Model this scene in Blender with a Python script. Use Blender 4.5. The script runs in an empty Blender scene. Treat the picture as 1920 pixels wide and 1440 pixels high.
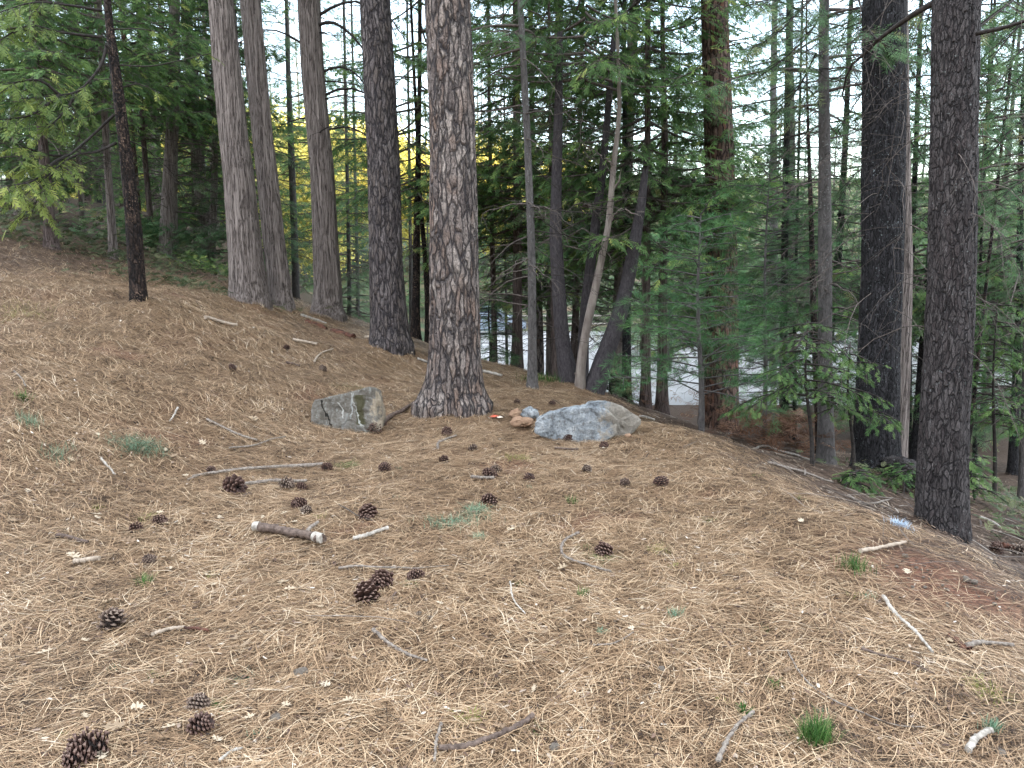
import bpy, math, random
import numpy as np
from mathutils import Vector, Matrix, Quaternion

R = math.radians
rng = np.random.default_rng(7)
random.seed(7)
scn = bpy.context.scene
COL = scn.collection

# ------------------------------------------------------------------ camera
F = 1442.0                      # focal length in pixels of the 1920 px wide photograph
PITCH = R(9.5)
CZ = 1.60
cam_d = bpy.data.cameras.new("camera")
cam = bpy.data.objects.new("camera", cam_d)
COL.objects.link(cam)
cam.location = (0, 0, CZ)
cam.rotation_euler = (R(90) - PITCH, 0, 0)
cam_d.sensor_width = 36
cam_d.lens = 36 * F / 1920
cam_d.clip_start = 0.05
cam_d.clip_end = 3000
scn.camera = cam

# ------------------------------------------------------------------ world, sun, exposure
SUN_EL, SUN_AZ = R(12), R(190)
w = bpy.data.worlds.new("World")
scn.world = w
w.use_nodes = True
nt = w.node_tree
nt.nodes.clear()
sky = nt.nodes.new("ShaderNodeTexSky")
sky.sky_type = 'NISHITA'
sky.sun_disc = False
sky.sun_elevation = SUN_EL
sky.sun_rotation = SUN_AZ
sky.dust_density = 0.4
sky.ozone_density = 1.0
tc = nt.nodes.new("ShaderNodeTexCoord")
cl = nt.nodes.new("ShaderNodeTexNoise")
cl.inputs['Scale'].default_value = 3.0
cl.inputs['Detail'].default_value = 6
mp = nt.nodes.new("ShaderNodeMapping")
mp.inputs['Scale'].default_value = (1, 1, 2.5)
cr = nt.nodes.new("ShaderNodeValToRGB")
cr.color_ramp.elements[0].position = 0.40
cr.color_ramp.elements[0].color = (.3, .3, .3, 1)
cr.color_ramp.elements[1].position = 0.62
cr.color_ramp.elements[1].color = (1, 1, 1, 1)
mx = nt.nodes.new("ShaderNodeMix")
mx.data_type = 'RGBA'
hs = nt.nodes.new("ShaderNodeHueSaturation")
hs.inputs['Saturation'].default_value = 0.8
mx.inputs['B'].default_value = (8.2, 8.6, 9.2, 1)     # thin bright cloud
bg = nt.nodes.new("ShaderNodeBackground")
bg.inputs['Strength'].default_value = 0.15
ow = nt.nodes.new("ShaderNodeOutputWorld")
L = nt.links.new
L(tc.outputs['Generated'], mp.inputs['Vector'])
L(mp.outputs[0], cl.inputs['Vector'])
L(cl.outputs['Fac'], cr.inputs[0])
L(sky.outputs[0], hs.inputs['Color'])
L(hs.outputs[0], mx.inputs['A'])
sx = nt.nodes.new("ShaderNodeSeparateXYZ")
L(tc.outputs['Generated'], sx.inputs[0])
nr_ = nt.nodes.new("ShaderNodeMapRange")
nr_.interpolation_type = 'SMOOTHSTEP'
nr_.inputs['From Min'].default_value = 0.35
nr_.inputs['From Max'].default_value = 0.80
nr_.inputs['To Min'].default_value = 1.0
nr_.inputs['To Max'].default_value = 0.18
L(sx.outputs['Y'], nr_.inputs['Value'])
mf = nt.nodes.new("ShaderNodeMath")
mf.operation = 'MULTIPLY'
L(cr.outputs[0], mf.inputs[0])
L(nr_.outputs[0], mf.inputs[1])
L(mf.outputs[0], mx.inputs['Factor'])
L(mx.outputs['Result'], bg.inputs['Color'])
L(bg.outputs[0], ow.inputs['Surface'])
sun_d = bpy.data.lights.new("sun", 'SUN')
sun_d.energy = 5.0
sun_d.angle = R(0.5)
sun_d.color = (1, .90, .70)
sun = bpy.data.objects.new("sun", sun_d)
COL.objects.link(sun)
sun.rotation_euler = (R(90) - SUN_EL, 0, -(SUN_AZ - R(180)))
scn.view_settings.view_transform = 'Standard'
scn.view_settings.look = 'None'
scn.view_settings.gamma = 1
scn.view_settings.exposure = 2.36
scn.cycles.max_bounces = 6
scn.cycles.diffuse_bounces = 4
scn.cycles.transmission_bounces = 4
scn.cycles.transparent_max_bounces = 4

# ------------------------------------------------------------------ pixel helpers (pixels of the photograph)
cP, sP = math.cos(PITCH), math.sin(PITCH)
def ray(u, v):
    dx = (u - 960) / F; dy = (720 - v) / F
    return np.array([dx, cP + dy * sP, -sP + dy * cP])
def at(u, v, Y):
    d = ray(u, v)
    t = Y / d[1]
    return np.array([d[0] * t, Y, CZ + d[2] * t])
def cdist(p):                    # distance along the camera axis
    return p[1] * cP - (p[2] - CZ) * sP

# ------------------------------------------------------------------ noise
def _h(ix, iy, iz, s):
    n = (ix * 374761393 + iy * 668265263 + iz * 2147483647 + s * 974634777) & 0xffffffff
    n = ((n ^ (n >> 13)) * 1274126177) & 0xffffffff
    n = n ^ (n >> 16)
    return (n & 0xffff) / 65535.0
def vnoise(x, y, z=0.0, s=0):
    x = np.asarray(x, float); y = np.asarray(y, float); z = np.zeros_like(x) + z
    xi = np.floor(x).astype(np.int64); yi = np.floor(y).astype(np.int64); zi = np.floor(z).astype(np.int64)
    fx = x - xi; fy = y - yi; fz = z - zi
    fx = fx * fx * (3 - 2 * fx); fy = fy * fy * (3 - 2 * fy); fz = fz * fz * (3 - 2 * fz)
    o = 0
    for a in (0, 1):
        for b in (0, 1):
            for c in (0, 1):
                o = o + _h(xi + a, yi + b, zi + c, s) * (fx if a else 1 - fx) * (fy if b else 1 - fy) * (fz if c else 1 - fz)
    return o - 0.5
def fbm(x, y, z=0.0, s=0, o=4):
    t = 0; a = 1; k = 1
    for i in range(o):
        t = t + a * vnoise(np.asarray(x) * k, np.asarray(y) * k, np.asarray(z) * k, s + i)
        a *= .5; k *= 2.03
    return t

# ------------------------------------------------------------------ terrain height
XE = lambda y: np.interp(y, [0, 3.5, 5.4, 7.1, 9, 11, 14, 20], [3.4, 2.5, 1.9, 1.62, 1.45, 1.1, .1, -2])
cps = []
for y in (-6, -3, 0, 1.5, 3, 4.5, 6):
    for x in (-1.2, 0, 1.2):
        cps.append((x, y, 0.0))
for x, y in ((1.8, 1.5), (1.8, 3), (2.2, 3.0), (2.5, 0), (3, -3), (0, 7), (.8, 7), (-.6, 6.8), (1.5, 6)):
    cps.append((x, y, 0.0))
for u, v, Y in [(1920,1110,3.5),(1700,1000,4.29),(1450,900,5.36),(1270,800,7.13),
                (0,1440,2.2),(0,1200,3.0),(0,1000,4.1),(0,800,5.3),(0,600,8),(0,500,11),(0,440,14),(300,700,7),(500,700,8),
                (300,600,8.7),(600,800,7),(700,700,9.5),(400,900,5.2),(470,578,11.5),(530,592,11.8),(608,600,13),(729,655,11),(852,776,7.7),
                (1085,728,11),(998,734,9.5),(969,703,15),(927,698,16),(1211,776,12),(1241,784,12.5),(1351,830,12),(1314,836,8),
                (1549,878,8.8),(1636,893,7.6),(1761,1016,5.3),(97,470,13),(316,480,17),(213,488,14),(258,565,9),(288,480,18),
                (1898,890,14),(1920,1000,6),(1920,1060,5.2),(1900,940,9),(1535,847,9.5),(1175,752,13),(400,520,14),(780,645,16),
                (1100,745,10.0),(1200,784,9.0),(900,720,10.5)]:
    p = at(u, v, Y); cps.append(tuple(p))
cps += [(-9.5, 18, 1.9), (-8, 26, 1.2), (-15, 20, 3.2), (-20, 40, 3), (-10, 34, .4), (-4, 19, -.6), (-2.5, 21, -2), (-5, 24, -2.4), (-12, 5, 3.0), (-8, 2, 1.7), (-8, -4, 1.2),
        (-14, 12, 3.6), (-25, 10, 6), (-4.5, 0, .25), (-4.5, 2.3, .35), (-6, 4.5, 1.0), (-3, -4, .05),
        (4, 2, -.75), (5, 0, -1.1), (6, 3.5, -1.3), (8, 8, -2.1), (14, 10, -2.7), (12, 2, -2.6), (20, 5, -3.0),
        (0, 21, -2.9), (4, 19, -2.8), (9, 18, -2.9), (16, 17, -3), (30, 16, -3)]
for x in (-6, 0, 8, 18, 30, 45):
    for y in (25, 36, 48):
        cps.append((x + (y - 25) * .1, y, -3.0))
for x in (-40, -15, 10, 40, 70):
    cps += [(x, 62, -1.5), (x, 85, 0.5), (x, 115, 4.5), (x, 160, 10)]
for y in (-20, 0, 25, 45):
    cps += [(-60, y, 9), (75, y, -4)]
cps = np.array(cps)
_C = 1.2
def _phi(r2): return -np.sqrt(r2 + _C * _C)
_D = ((cps[:, None, :2] - cps[None, :, :2]) ** 2).sum(-1)
_n = len(cps)
_A = np.zeros((_n + 1, _n + 1)); _A[:_n, :_n] = _phi(_D) + np.eye(_n) * 0.02; _A[_n, :_n] = 1; _A[:_n, _n] = 1
_W = np.linalg.solve(_A, np.concatenate([cps[:, 2], [0]]))
def lotmask(x, y):
    a = np.clip((y - 21 - 1.5 * vnoise(x * .2, y * .2, 0, 5)) / 2.5, 0, 1) * np.clip((50 - y) / 3.0, 0, 1)
    b = np.clip((x + 6 - (y - 22) * .02) / 3.0, 0, 1) * np.clip((62 - x) / 5, 0, 1)
    m = a * b
    return m * m * (3 - 2 * m)
def Hsmooth(x, y):
    x = np.asarray(x, float); y = np.asarray(y, float)
    sh = x.shape; x = x.ravel(); y = y.ravel()
    out = np.empty(len(x))
    for i in range(0, len(x), 40000):
        xx = x[i:i + 40000]; yy = y[i:i + 40000]
        d = (xx[:, None] - cps[None, :, 0]) ** 2 + (yy[:, None] - cps[None, :, 1]) ** 2
        out[i:i + 40000] = _phi(d) @ _W[:_n] + _W[_n]
    far = np.clip((np.hypot(x, y - 30) - 110) / 80, 0, 1)
    out = out * (1 - far) + far * np.clip(6 + (y - 60) * .10, 2, 60)
    m = lotmask(x, y)
    out = out * (1 - m) + m * (-3.0)
    t = np.clip((-y - 9 + x * .03) / 95, 0, 1)
    out = out + 42 * t * t * (3 - 2 * t)          # unseen mountainside, raised behind the camera to keep the low sun off
    return out.reshape(sh)
MOUNDS = [(-.58, 7.7, .34, .10), (-1.76, 11, .40, .10), (-3.9, 11.5, .5, .08), (-3.45, 12.1, .4, .08), (-3.2, 13, .5, .08), (3.0, 5.3, .32, .07), (3.65, 7.6, .4, .07), (3.3, 12, .4, .08), (.26, 9.5, .14, .04), (-4.4, 9, .2, .05), (1.0, 11, .5, .08)]
def Hdetail(x, y):
    return Hdet0(x, y) + sum(h * np.exp(-((x - a) ** 2 + (y - b_) ** 2) / (r * r)) * (1 + .8 * vnoise(x * 6, y * 6, 0, 71)) for a, b_, r, h in MOUNDS)
def Hdet0(x, y):
    m = 1 - lotmask(x, y)
    hill = np.clip((-x - 1.8) / 2, 0, 1)
    fine = np.clip((40 - np.hypot(x, y)) / 20, 0, 1)
    return m * fine * ((.05 + .07 * hill) * fbm(x * 1.3, y * 1.3, 0, 11, 3) + (.022 + .03 * hill) * fbm(x * 5, y * 5, 0, 17, 3))
def H(x, y): return Hsmooth(x, y) + Hdetail(np.asarray(x, float), np.asarray(y, float))
# near table for quick look-ups
GX0, GX1, GY0, GY1, GS = -16.0, 14.0, 0.0, 24.0, 0.04
gx = np.arange(GX0, GX1, GS); gy = np.arange(GY0, GY1, GS)
_cx = np.arange(GX0, GX1 + .4, .2); _cy = np.arange(GY0, GY1 + .4, .2)
_XX, _YY = np.meshgrid(_cx, _cy)
_HS = Hsmooth(_XX, _YY)
def bil(T, x, y, x0, y0, s):
    fx = np.clip((x - x0) / s, 0, T.shape[1] - 1.001); fy = np.clip((y - y0) / s, 0, T.shape[0] - 1.001)
    i = fx.astype(int); j = fy.astype(int); fx = fx - i; fy = fy - j
    return (T[j, i] * (1 - fx) * (1 - fy) + T[j, i + 1] * fx * (1 - fy) + T[j + 1, i] * (1 - fx) * fy + T[j + 1, i + 1] * fx * fy)
_GX, _GY = np.meshgrid(gx, gy)
_HT = bil(_HS, _GX, _GY, GX0, GY0, .2) + Hdetail(_GX, _GY)
def Hn(x, y): return bil(_HT, np.asarray(x, float), np.asarray(y, float), GX0, GY0, GS)
def hz(x, y):
    if GX0 < x < GX1 - .1 and GY0 < y < GY1 - .1: return float(Hn(x, y))
    return float(H(np.array([x]), np.array([y]))[0])
def hit(u, v):
    d = ray(u, v)
    t = np.arange(1.2, 22, .01)
    x = d[0] * t; y = d[1] * t; z = CZ + d[2] * t
    k = np.nonzero((Hn(x, y) >= z) & (y < GY1 - .1) & (y > .1))[0]
    i = k[0] if len(k) else -1
    return np.array([x[i], y[i], float(Hn(x[i], y[i]))])
def normal(x, y, e=.12):
    n = Vector((float(hz(x - e, y) - hz(x + e, y)) / (2 * e), float(hz(x, y - e) - hz(x, y + e)) / (2 * e), 1))
    return n.normalized()

# ------------------------------------------------------------------ mesh helpers
class MB:
    def __init__(s): s.v = []; s.f3 = []; s.f4 = []; s.t = []; s.n = 0
    def add(s, v, f3=None, f4=None, tint=0.5):
        v = np.asarray(v, float).reshape(-1, 3)
        if f3 is not None and len(f3): s.f3.append(np.asarray(f3, int).reshape(-1, 3) + s.n)
        if f4 is not None and len(f4): s.f4.append(np.asarray(f4, int).reshape(-1, 4) + s.n)
        s.v.append(v); s.t.append(np.zeros(len(v)) + tint); s.n += len(v)
    def mesh(s, name, mat, smooth=True):
        me = bpy.data.meshes.new(name)
        v = np.concatenate(s.v)
        f3 = np.concatenate(s.f3) if s.f3 else np.zeros((0, 3), int)
        f4 = np.concatenate(s.f4) if s.f4 else np.zeros((0, 4), int)
        me.vertices.add(len(v)); me.vertices.foreach_set('co', v.astype(np.float32).ravel())
        nl = f3.size + f4.size
        me.loops.add(nl)
        me.loops.foreach_set('vertex_index', np.concatenate([f3.ravel(), f4.ravel()]).astype(np.int32))
        npoly = len(f3) + len(f4)
        me.polygons.add(npoly)
        st = np.concatenate([np.arange(len(f3)) * 3, f3.size + np.arange(len(f4)) * 4]).astype(np.int32)
        me.polygons.foreach_set('loop_start', st)
        me.polygons.foreach_set('use_smooth', np.full(npoly, smooth, dtype=bool))
        a = me.attributes.new('tint', 'FLOAT', 'POINT')
        a.data.foreach_set('value', np.concatenate(s.t).astype(np.float32))
        me.update(calc_edges=True)
        me.materials.append(mat)
        return me
    def build(s, name, mat, parent=None, smooth=True):
        return obj(name, s.mesh(name, mat, smooth), parent)
def obj(name, me, parent=None):
    o = bpy.data.objects.new(name, me); COL.objects.link(o)
    if parent is not None: o.parent = parent
    return o
def tag(o, label, cat, group=None):
    o['label'] = label; o['category'] = cat
    if group: o['group'] = group
    return o
def thing(name, label, cat, loc, group=None):
    o = bpy.data.objects.new(name, None); COL.objects.link(o)
    o.location = loc; o.empty_display_size = .2
    return tag(o, label, cat, group)
def struct(o, kind='structure'):
    o['kind'] = kind; return o

def unit(a): return a / (np.linalg.norm(a, axis=-1, keepdims=True) + 1e-9)
def frames(P):                    # P (m,n,3) -> side, up
    T = np.gradient(P, axis=1); T = unit(T)
    ref = np.zeros_like(T); ref[..., 2] = 1
    bad = np.abs(T[..., 2]) > .9
    ref[bad] = (1, 0, 0)
    S = unit(np.cross(T, ref)); U = np.cross(S, T)
    return T, S, U
def tubes(mb, P, Rr, sides=4, tint=.5, cap=False):
    P = np.asarray(P, float); Rr = np.asarray(Rr, float)
    if P.ndim == 2: P = P[None]; Rr = Rr[None]
    m, n, _ = P.shape
    # stable frame per tube: one reference for the whole tube
    T = unit(np.gradient(P, axis=1))
    mean = unit(P[:, -1] - P[:, 0])
    ref = np.zeros((m, 3)); ref[:, 2] = 1; ref[np.abs(mean[:, 2]) > .75] = (0, 1, 0)
    S = unit(np.cross(T, ref[:, None, :])); U = np.cross(S, T)
    a = np.arange(sides) * 2 * np.pi / sides
    V = P[:, :, None, :] + Rr[:, :, None, None] * (S[:, :, None, :] * np.cos(a)[None, None, :, None] + U[:, :, None, :] * np.sin(a)[None, None, :, None])
    i = np.arange(n - 1)[:, None] * sides; k = np.arange(sides)[None, :]; k2 = (k + 1) % sides
    f = np.stack([i + k, i + k2, i + sides + k2, i + sides + k], -1).reshape(-1, 4)
    f = (f[None] + (np.arange(m) * n * sides)[:, None, None]).reshape(-1, 4)
    tt = np.repeat(np.zeros(m) + tint, n * sides)
    mb.add(V.reshape(-1, 3), f4=f, tint=tt)
    if cap and m == 1:
        for e, ring in ((0, V[0, 0]), (-1, V[0, -1])):
            c = ring.mean(0)
            vv = np.vstack([ring, c]); ff = [[j, (j + 1) % sides, sides] for j in range(sides)]
            mb.add(vv, f3=ff, tint=tint if e == 0 else tint)
def ribbons(mb, P, W, side=None, tint=.5):
    m, n, _ = P.shape
    T = unit(np.gradient(P, axis=1))
    if side is None:
        ref = np.zeros_like(T); ref[..., 2] = 1
        side = unit(np.cross(T, ref) + 1e-6)
    V = np.stack([P - side * W[..., None] / 2, P + side * W[..., None] / 2], 2).reshape(-1, 3)
    i = np.arange(n - 1)[:, None] * 2
    f = np.concatenate([i, i + 1, i + 3, i + 2], 1)
    f = (f[None] + (np.arange(m) * n * 2)[:, None, None]).reshape(-1, 4)
    mb.add(V, f4=f, tint=np.repeat(np.zeros(m) + tint, n * 2))
def stamp(mb, tv, tf, O, X, Z, S, tint):   # template tv (k,3) placed at origins O with axes X and up Z
    X = unit(X); Y = unit(np.cross(Z, X)); Z = np.cross(X, Y)
    V = O[:, None] + S[:, None, None] * (tv[None, :, 0:1] * X[:, None] + tv[None, :, 1:2] * Y[:, None] + tv[None, :, 2:3] * Z[:, None])
    k = len(tv); m = len(O)
    f = (tf[None] + (np.arange(m) * k)[:, None, None]).reshape(-1, tf.shape[1])
    kw = {'f3': f} if tf.shape[1] == 3 else {'f4': f}
    mb.add(V.reshape(-1, 3), tint=np.repeat(tint, k), **kw)
def spline(pts, n):
    pts = np.asarray(pts, float); m = len(pts)
    if m < 3:
        t = np.linspace(0, 1, n)[:, None]; return pts[0] * (1 - t) + pts[-1] * t
    q = np.vstack([2 * pts[0] - pts[1], pts, 2 * pts[-1] - pts[-2]])
    out = []
    for s in np.linspace(0, m - 1 - 1e-6, n):
        i = int(s); t = s - i
        a, b, c, d = q[i], q[i + 1], q[i + 2], q[i + 3]
        out.append(.5 * (2 * b + (c - a) * t + (2 * a - 5 * b + 4 * c - d) * t * t + (3 * b - a - 3 * c + d) * t ** 3))
    return np.array(out)

# ------------------------------------------------------------------ materials
def newmat(name):
    m = bpy.data.materials.new(name); m.use_nodes = True
    t = m.node_tree; b = t.nodes['Principled BSDF']; b.inputs['Roughness'].default_value = .85
    b.inputs['Specular IOR Level'].default_value = .25
    return m, t, b
def N(t, typ, **kw):
    n = t.nodes.new(typ)
    for k, v in kw.items():
        if k.startswith('_'): setattr(n, k[1:], v)
        else: n.inputs[k].default_value = v
    return n
def ramp(t, fac, stops, interp='LINEAR'):
    r = t.nodes.new('ShaderNodeValToRGB'); r.color_ramp.interpolation = interp
    e = r.color_ramp.elements
    while len(e) < len(stops): e.new(.5)
    for el, (p, c) in zip(e, stops):
        el.position = p; el.color = (*c, 1) if len(c) == 3 else c
    t.links.new(fac, r.inputs[0]); return r.outputs[0]
def noise(t, vec, scale, detail=4, rough=.6, dist=0):
    n = N(t, 'ShaderNodeTexNoise'); n.inputs['Scale'].default_value = scale; n.inputs['Detail'].default_value = detail
    n.inputs['Roughness'].default_value = rough; n.inputs['Distortion'].default_value = dist
    t.links.new(vec, n.inputs['Vector']); return n.outputs['Fac']
def objvec(t, scale=(1, 1, 1), warp=0, wscale=4):
    c = t.nodes.new('ShaderNodeTexCoord'); v = c.outputs['Object']
    if warp:
        n = N(t, 'ShaderNodeTexNoise', Scale=wscale, Detail=3); t.links.new(v, n.inputs['Vector'])
        a = t.nodes.new('ShaderNodeVectorMath'); a.operation = 'MULTIPLY_ADD'
        t.links.new(n.outputs['Color'], a.inputs[0]); a.inputs[1].default_value = (warp,) * 3; t.links.new(v, a.inputs[2]); v = a.outputs[0]
    m = t.nodes.new('ShaderNodeMapping'); m.inputs['Scale'].default_value = scale
    t.links.new(v, m.inputs['Vector']); return m.outputs[0]
def mix(t, f, a, b, mode='MIX'):
    m = t.nodes.new('ShaderNodeMix'); m.data_type = 'RGBA'; m.blend_type = mode
    for s, k in ((f, 'Factor'), (a, 'A'), (b, 'B')):
        if isinstance(s, (int, float)): m.inputs[k].default_value = s
        elif isinstance(s, tuple): m.inputs[k].default_value = (*s, 1)
        else: t.links.new(s, m.inputs[k])
    return m.outputs['Result']
def math_(t, op, a, b=None, c=None):
    m = t.nodes.new('ShaderNodeMath'); m.operation = op
    for i, s in enumerate((a, b, c)):
        if s is None: continue
        if isinstance(s, (int, float)): m.inputs[i].default_value = s
        else: t.links.new(s, m.inputs[i])
    return m.outputs[0]
def attr(t, name='tint'):
    a = t.nodes.new('ShaderNodeAttribute'); a.attribute_name = name; return a.outputs['Fac']
def bump(t, b, h, dist=.02, strength=1, prev=None):
    n = N(t, 'ShaderNodeBump', Strength=strength, Distance=dist); t.links.new(h, n.inputs['Height'])
    if prev is not None: t.links.new(prev, n.inputs['Normal'])
    t.links.new(n.outputs[0], b.inputs['Normal']); return n.outputs[0]

def bark_plates(name, c1, c2, c3, crack, sc=11, zs=.3, edge=.10, lichen=None, lic=.62):
    m, t, b = newmat(name)
    v = objvec(t, (sc, sc, sc * zs), .065, 8)
    vo = N(t, 'ShaderNodeTexVoronoi', _feature='DISTANCE_TO_EDGE', Scale=1.0); t.links.new(v, vo.inputs['Vector'])
    vc = N(t, 'ShaderNodeTexVoronoi', _feature='F1', Scale=1.0); t.links.new(v, vc.inputs['Vector'])
    v2 = objvec(t, (sc * 2.6, sc * 2.6, sc * .9), .06, 14)
    vo2 = N(t, 'ShaderNodeTexVoronoi', _feature='DISTANCE_TO_EDGE', Scale=1.0); t.links.new(v2, vo2.inputs['Vector'])
    o = objvec(t)
    n1 = noise(t, o, 55, 6, .7); n2 = noise(t, o, 3, 3); n3 = noise(t, objvec(t, (1, 1, .3)), 30, 5, .7)
    ew = math_(t, 'ADD', vo.outputs['Distance'], math_(t, 'MULTIPLY', math_(t, 'SUBTRACT', noise(t, objvec(t, (1, 1, .35)), 16, 4, .7), .5), .30))
    big = ramp(t, ew, [(0, (0, 0, 0)), (edge * .35, (.25,) * 3), (edge * 1.6, (1, 1, 1))])
    small = ramp(t, vo2.outputs['Distance'], [(0, (.55,) * 3), (.07, (1, 1, 1))])
    h = math_(t, 'MULTIPLY', big, small)
    rr = N(t, 'ShaderNodeSeparateColor'); t.links.new(vc.outputs['Color'], rr.inputs[0])
    base = mix(t, ramp(t, math_(t, 'ADD', math_(t, 'MULTIPLY', n1, .6), math_(t, 'MULTIPLY', rr.outputs[0], .5)), [(.3, (0, 0, 0)), (.75, (1, 1, 1))]), c1, c2)
    base = mix(t, ramp(t, math_(t, 'ADD', math_(t, 'MULTIPLY', n2, .7), math_(t, 'MULTIPLY', rr.outputs[1], .3)), [(.48, (0, 0, 0)), (.68, (1, 1, 1))]), base, c3)
    hn = math_(t, 'MULTIPLY', h, ramp(t, n3, [(.3, (.55,) * 3), (.6, (1, 1, 1))]))
    col = mix(t, hn, crack, base)
    if lichen:
        l = math_(t, 'MULTIPLY', ramp(t, noise(t, o, 46, 4, .7), [(lic, (0,) * 3), (lic + .06, (1,) * 3)]), ramp(t, noise(t, o, 2.0, 2), [(.44, (.1,) * 3), (.62, (1,) * 3)]))
        col = mix(t, l, col, lichen)
    t.links.new(col, b.inputs['Base Color'])
    hh = math_(t, 'ADD', h, math_(t, 'MULTIPLY', n3, .6))
    bump(t, b, hh, .035, 1.0)
    return m
def bark_fibre(name, dark, mid, light, sc=26, zs=.035):
    m, t, b = newmat(name)
    v = objvec(t, (sc, sc, sc * zs), .05, 2.5)
    n1 = noise(t, v, 1.0, 5, .62, .3)
    v2 = objvec(t, (sc * 2.7, sc * 2.7, sc * .12), .02, 5)
    n2 = noise(t, v2, 1.0, 4, .6)
    n3 = noise(t, objvec(t), 1.3, 3)
    rid = math_(t, 'ABSOLUTE', math_(t, 'SUBTRACT', n1, .5))
    rid = ramp(t, rid, [(0, (0, 0, 0)), (.035, (.75,) * 3), (.15, (1, 1, 1))])
    h = math_(t, 'ADD', math_(t, 'MULTIPLY', rid, .7), math_(t, 'MULTIPLY', n2, .6))
    col = ramp(t, h, [(.3, dark), (.72, mid), (1.05 if False else 1.0, light)])
    col = mix(t, math_(t, 'MULTIPLY', n3, .35), col, tuple(c * .75 for c in mid))
    t.links.new(col, b.inputs['Base Color']); bump(t, b, h, .03, 1.0)
    return m
def bark_rough(name, dark, mid, lichen, sc=30, zs=.3, lic=.66):
    m, t, b = newmat(name)
    v = objvec(t, (sc, sc, sc * zs), .05, 9)
    vo = N(t, 'ShaderNodeTexVoronoi', _feature='DISTANCE_TO_EDGE', Scale=1.0); t.links.new(v, vo.inputs['Vector'])
    n1 = noise(t, objvec(t, (1, 1, .4)), 40, 6, .75)
    n2 = noise(t, objvec(t, (1, 1, .16), .12, 5), 34, 5, .68, .4)
    ed = ramp(t, math_(t, 'ADD', vo.outputs['Distance'], math_(t, 'MULTIPLY', n1, .25)), [(.1, (0,) * 3), (.30, (1,) * 3)])
    h = math_(t, 'ADD', math_(t, 'MULTIPLY', ed, .07), math_(t, 'ADD', math_(t, 'MULTIPLY', n1, .50), math_(t, 'MULTIPLY', n2, .55)))
    col = ramp(t, h, [(.40, dark), (.56, tuple((a + b_) / 2 for a, b_ in zip(dark, mid))), (.72, mid)])
    o = objvec(t)
    l = math_(t, 'MULTIPLY', ramp(t, noise(t, o, 38, 4, .7), [(lic, (0,) * 3), (lic + .05, (1,) * 3)]), ramp(t, noise(t, o, 1.6, 2), [(.45, (0,) * 3), (.62, (1,) * 3)]))
    col = mix(t, l, col, lichen)
    t.links.new(col, b.inputs['Base Color']); bump(t, b, h, .02, 1.0)
    return m
def simple(name, c1, c2, sc=20, rough=.85, zst=1, bd=.004):
    m, t, b = newmat(name); b.inputs['Roughness'].default_value = rough
    n = noise(t, objvec(t, (1, 1, zst)), sc, 5, .65)
    t.links.new(ramp(t, n, [(.35, c1), (.65, c2)]), b.inputs['Base Color']); bump(t, b, n, bd, .8); return m
def leafmat(name, stops, trans=.35, rough=.6):
    m, t, b = newmat(name); b.inputs['Roughness'].default_value = rough
    c = ramp(t, attr(t), stops)
    t.links.new(c, b.inputs['Base Color'])
    tr = t.nodes.new('ShaderNodeBsdfTranslucent'); t.links.new(c, tr.inputs['Color'])
    ms = t.nodes.new('ShaderNodeMixShader'); ms.inputs[0].default_value = trans
    t.links.new(b.outputs[0], ms.inputs[1]); t.links.new(tr.outputs[0], ms.inputs[2])
    t.links.new(ms.outputs[0], t.nodes['Material Output'].inputs['Surface']); return m

M = {}
M['pine'] = bark_plates('pine_bark', (.17, .14, .13), (.40, .345, .31), (.25, .18, .145), (.034, .030, .032), 19, .19, .10)
M['pine_grey'] = bark_plates('grey_pine_bark', (.12, .10, .10), (.235, .205, .20), (.17, .14, .125), (.026, .023, .026), 22, .19, .11)
M['pine_red'] = bark_plates('red_pine_bark', (.14, .085, .065), (.25, .17, .14), (.20, .095, .06), (.028, .018, .016), 16, .26, .12)
M['cedar'] = bark_fibre('cedar_bark', (.030, .024, .024), (.185, .150, .135), (.34, .295, .27), 46, .022)
M['cedar_dark'] = bark_fibre('dark_cedar_bark', (.018, .014, .014), (.10, .072, .064), (.20, .155, .14), 50, .024)
M['fir_dark'] = bark_plates('dark_fir_bark', (0.024, 0.023, 0.026), (0.066, 0.062, 0.068), (0.036, 0.032, 0.036), (0.011, 0.011, 0.012), 46, .17, .09, (0.240, 0.276, 0.288), .60)
M['fir_brown'] = bark_plates('brown_fir_bark', (0.052, 0.044, 0.045), (0.121, 0.108, 0.107), (0.071, 0.058, 0.058), (0.018, 0.016, 0.017), 44, .24, .07, (0.241, 0.271, 0.268), .62)
M['fir_grey'] = bark_rough('grey_fir_bark', (.035, .032, .032), (.135, .125, .12), (.26, .28, .27), 36, .3, .60)
M['black'] = bark_plates('charred_bark', (0.020, 0.015, 0.014), (0.105, 0.070, 0.056), (0.028, 0.020, 0.018), (0.008, 0.007, 0.008), 30, .22, .12, (0.336, 0.230, 0.169), .56)
M['oak'] = bark_rough('oak_bark', (0.016, 0.014, 0.017), (0.078, 0.069, 0.073), (0.156, 0.156, 0.156), 48, .25, .74)
M['bare'] = simple('bare_pale_wood', (.13, .105, .092), (.27, .235, .205), 14, .7, .2)
M['twig'] = simple('dead_twig_bark', (.05, .042, .038), (.15, .125, .11), 30)
M['twig_dark'] = simple('dark_branch_bark', (.015, .013, .012), (.05, .042, .038), 30)
M['stick_grey'] = simple('weathered_stick_bark', (.085, .068, .058), (.26, .225, .19), 60, .8, 1, .003)
M['stick_brown'] = simple('brown_stick_bark', (.05, .035, .028), (.15, .11, .09), 50, .8, 1, .003)
M['stick_pale'] = simple('peeled_stick_wood', (.24, .19, .145), (.40, .335, .265), 26, .7, 1, .002)
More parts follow.
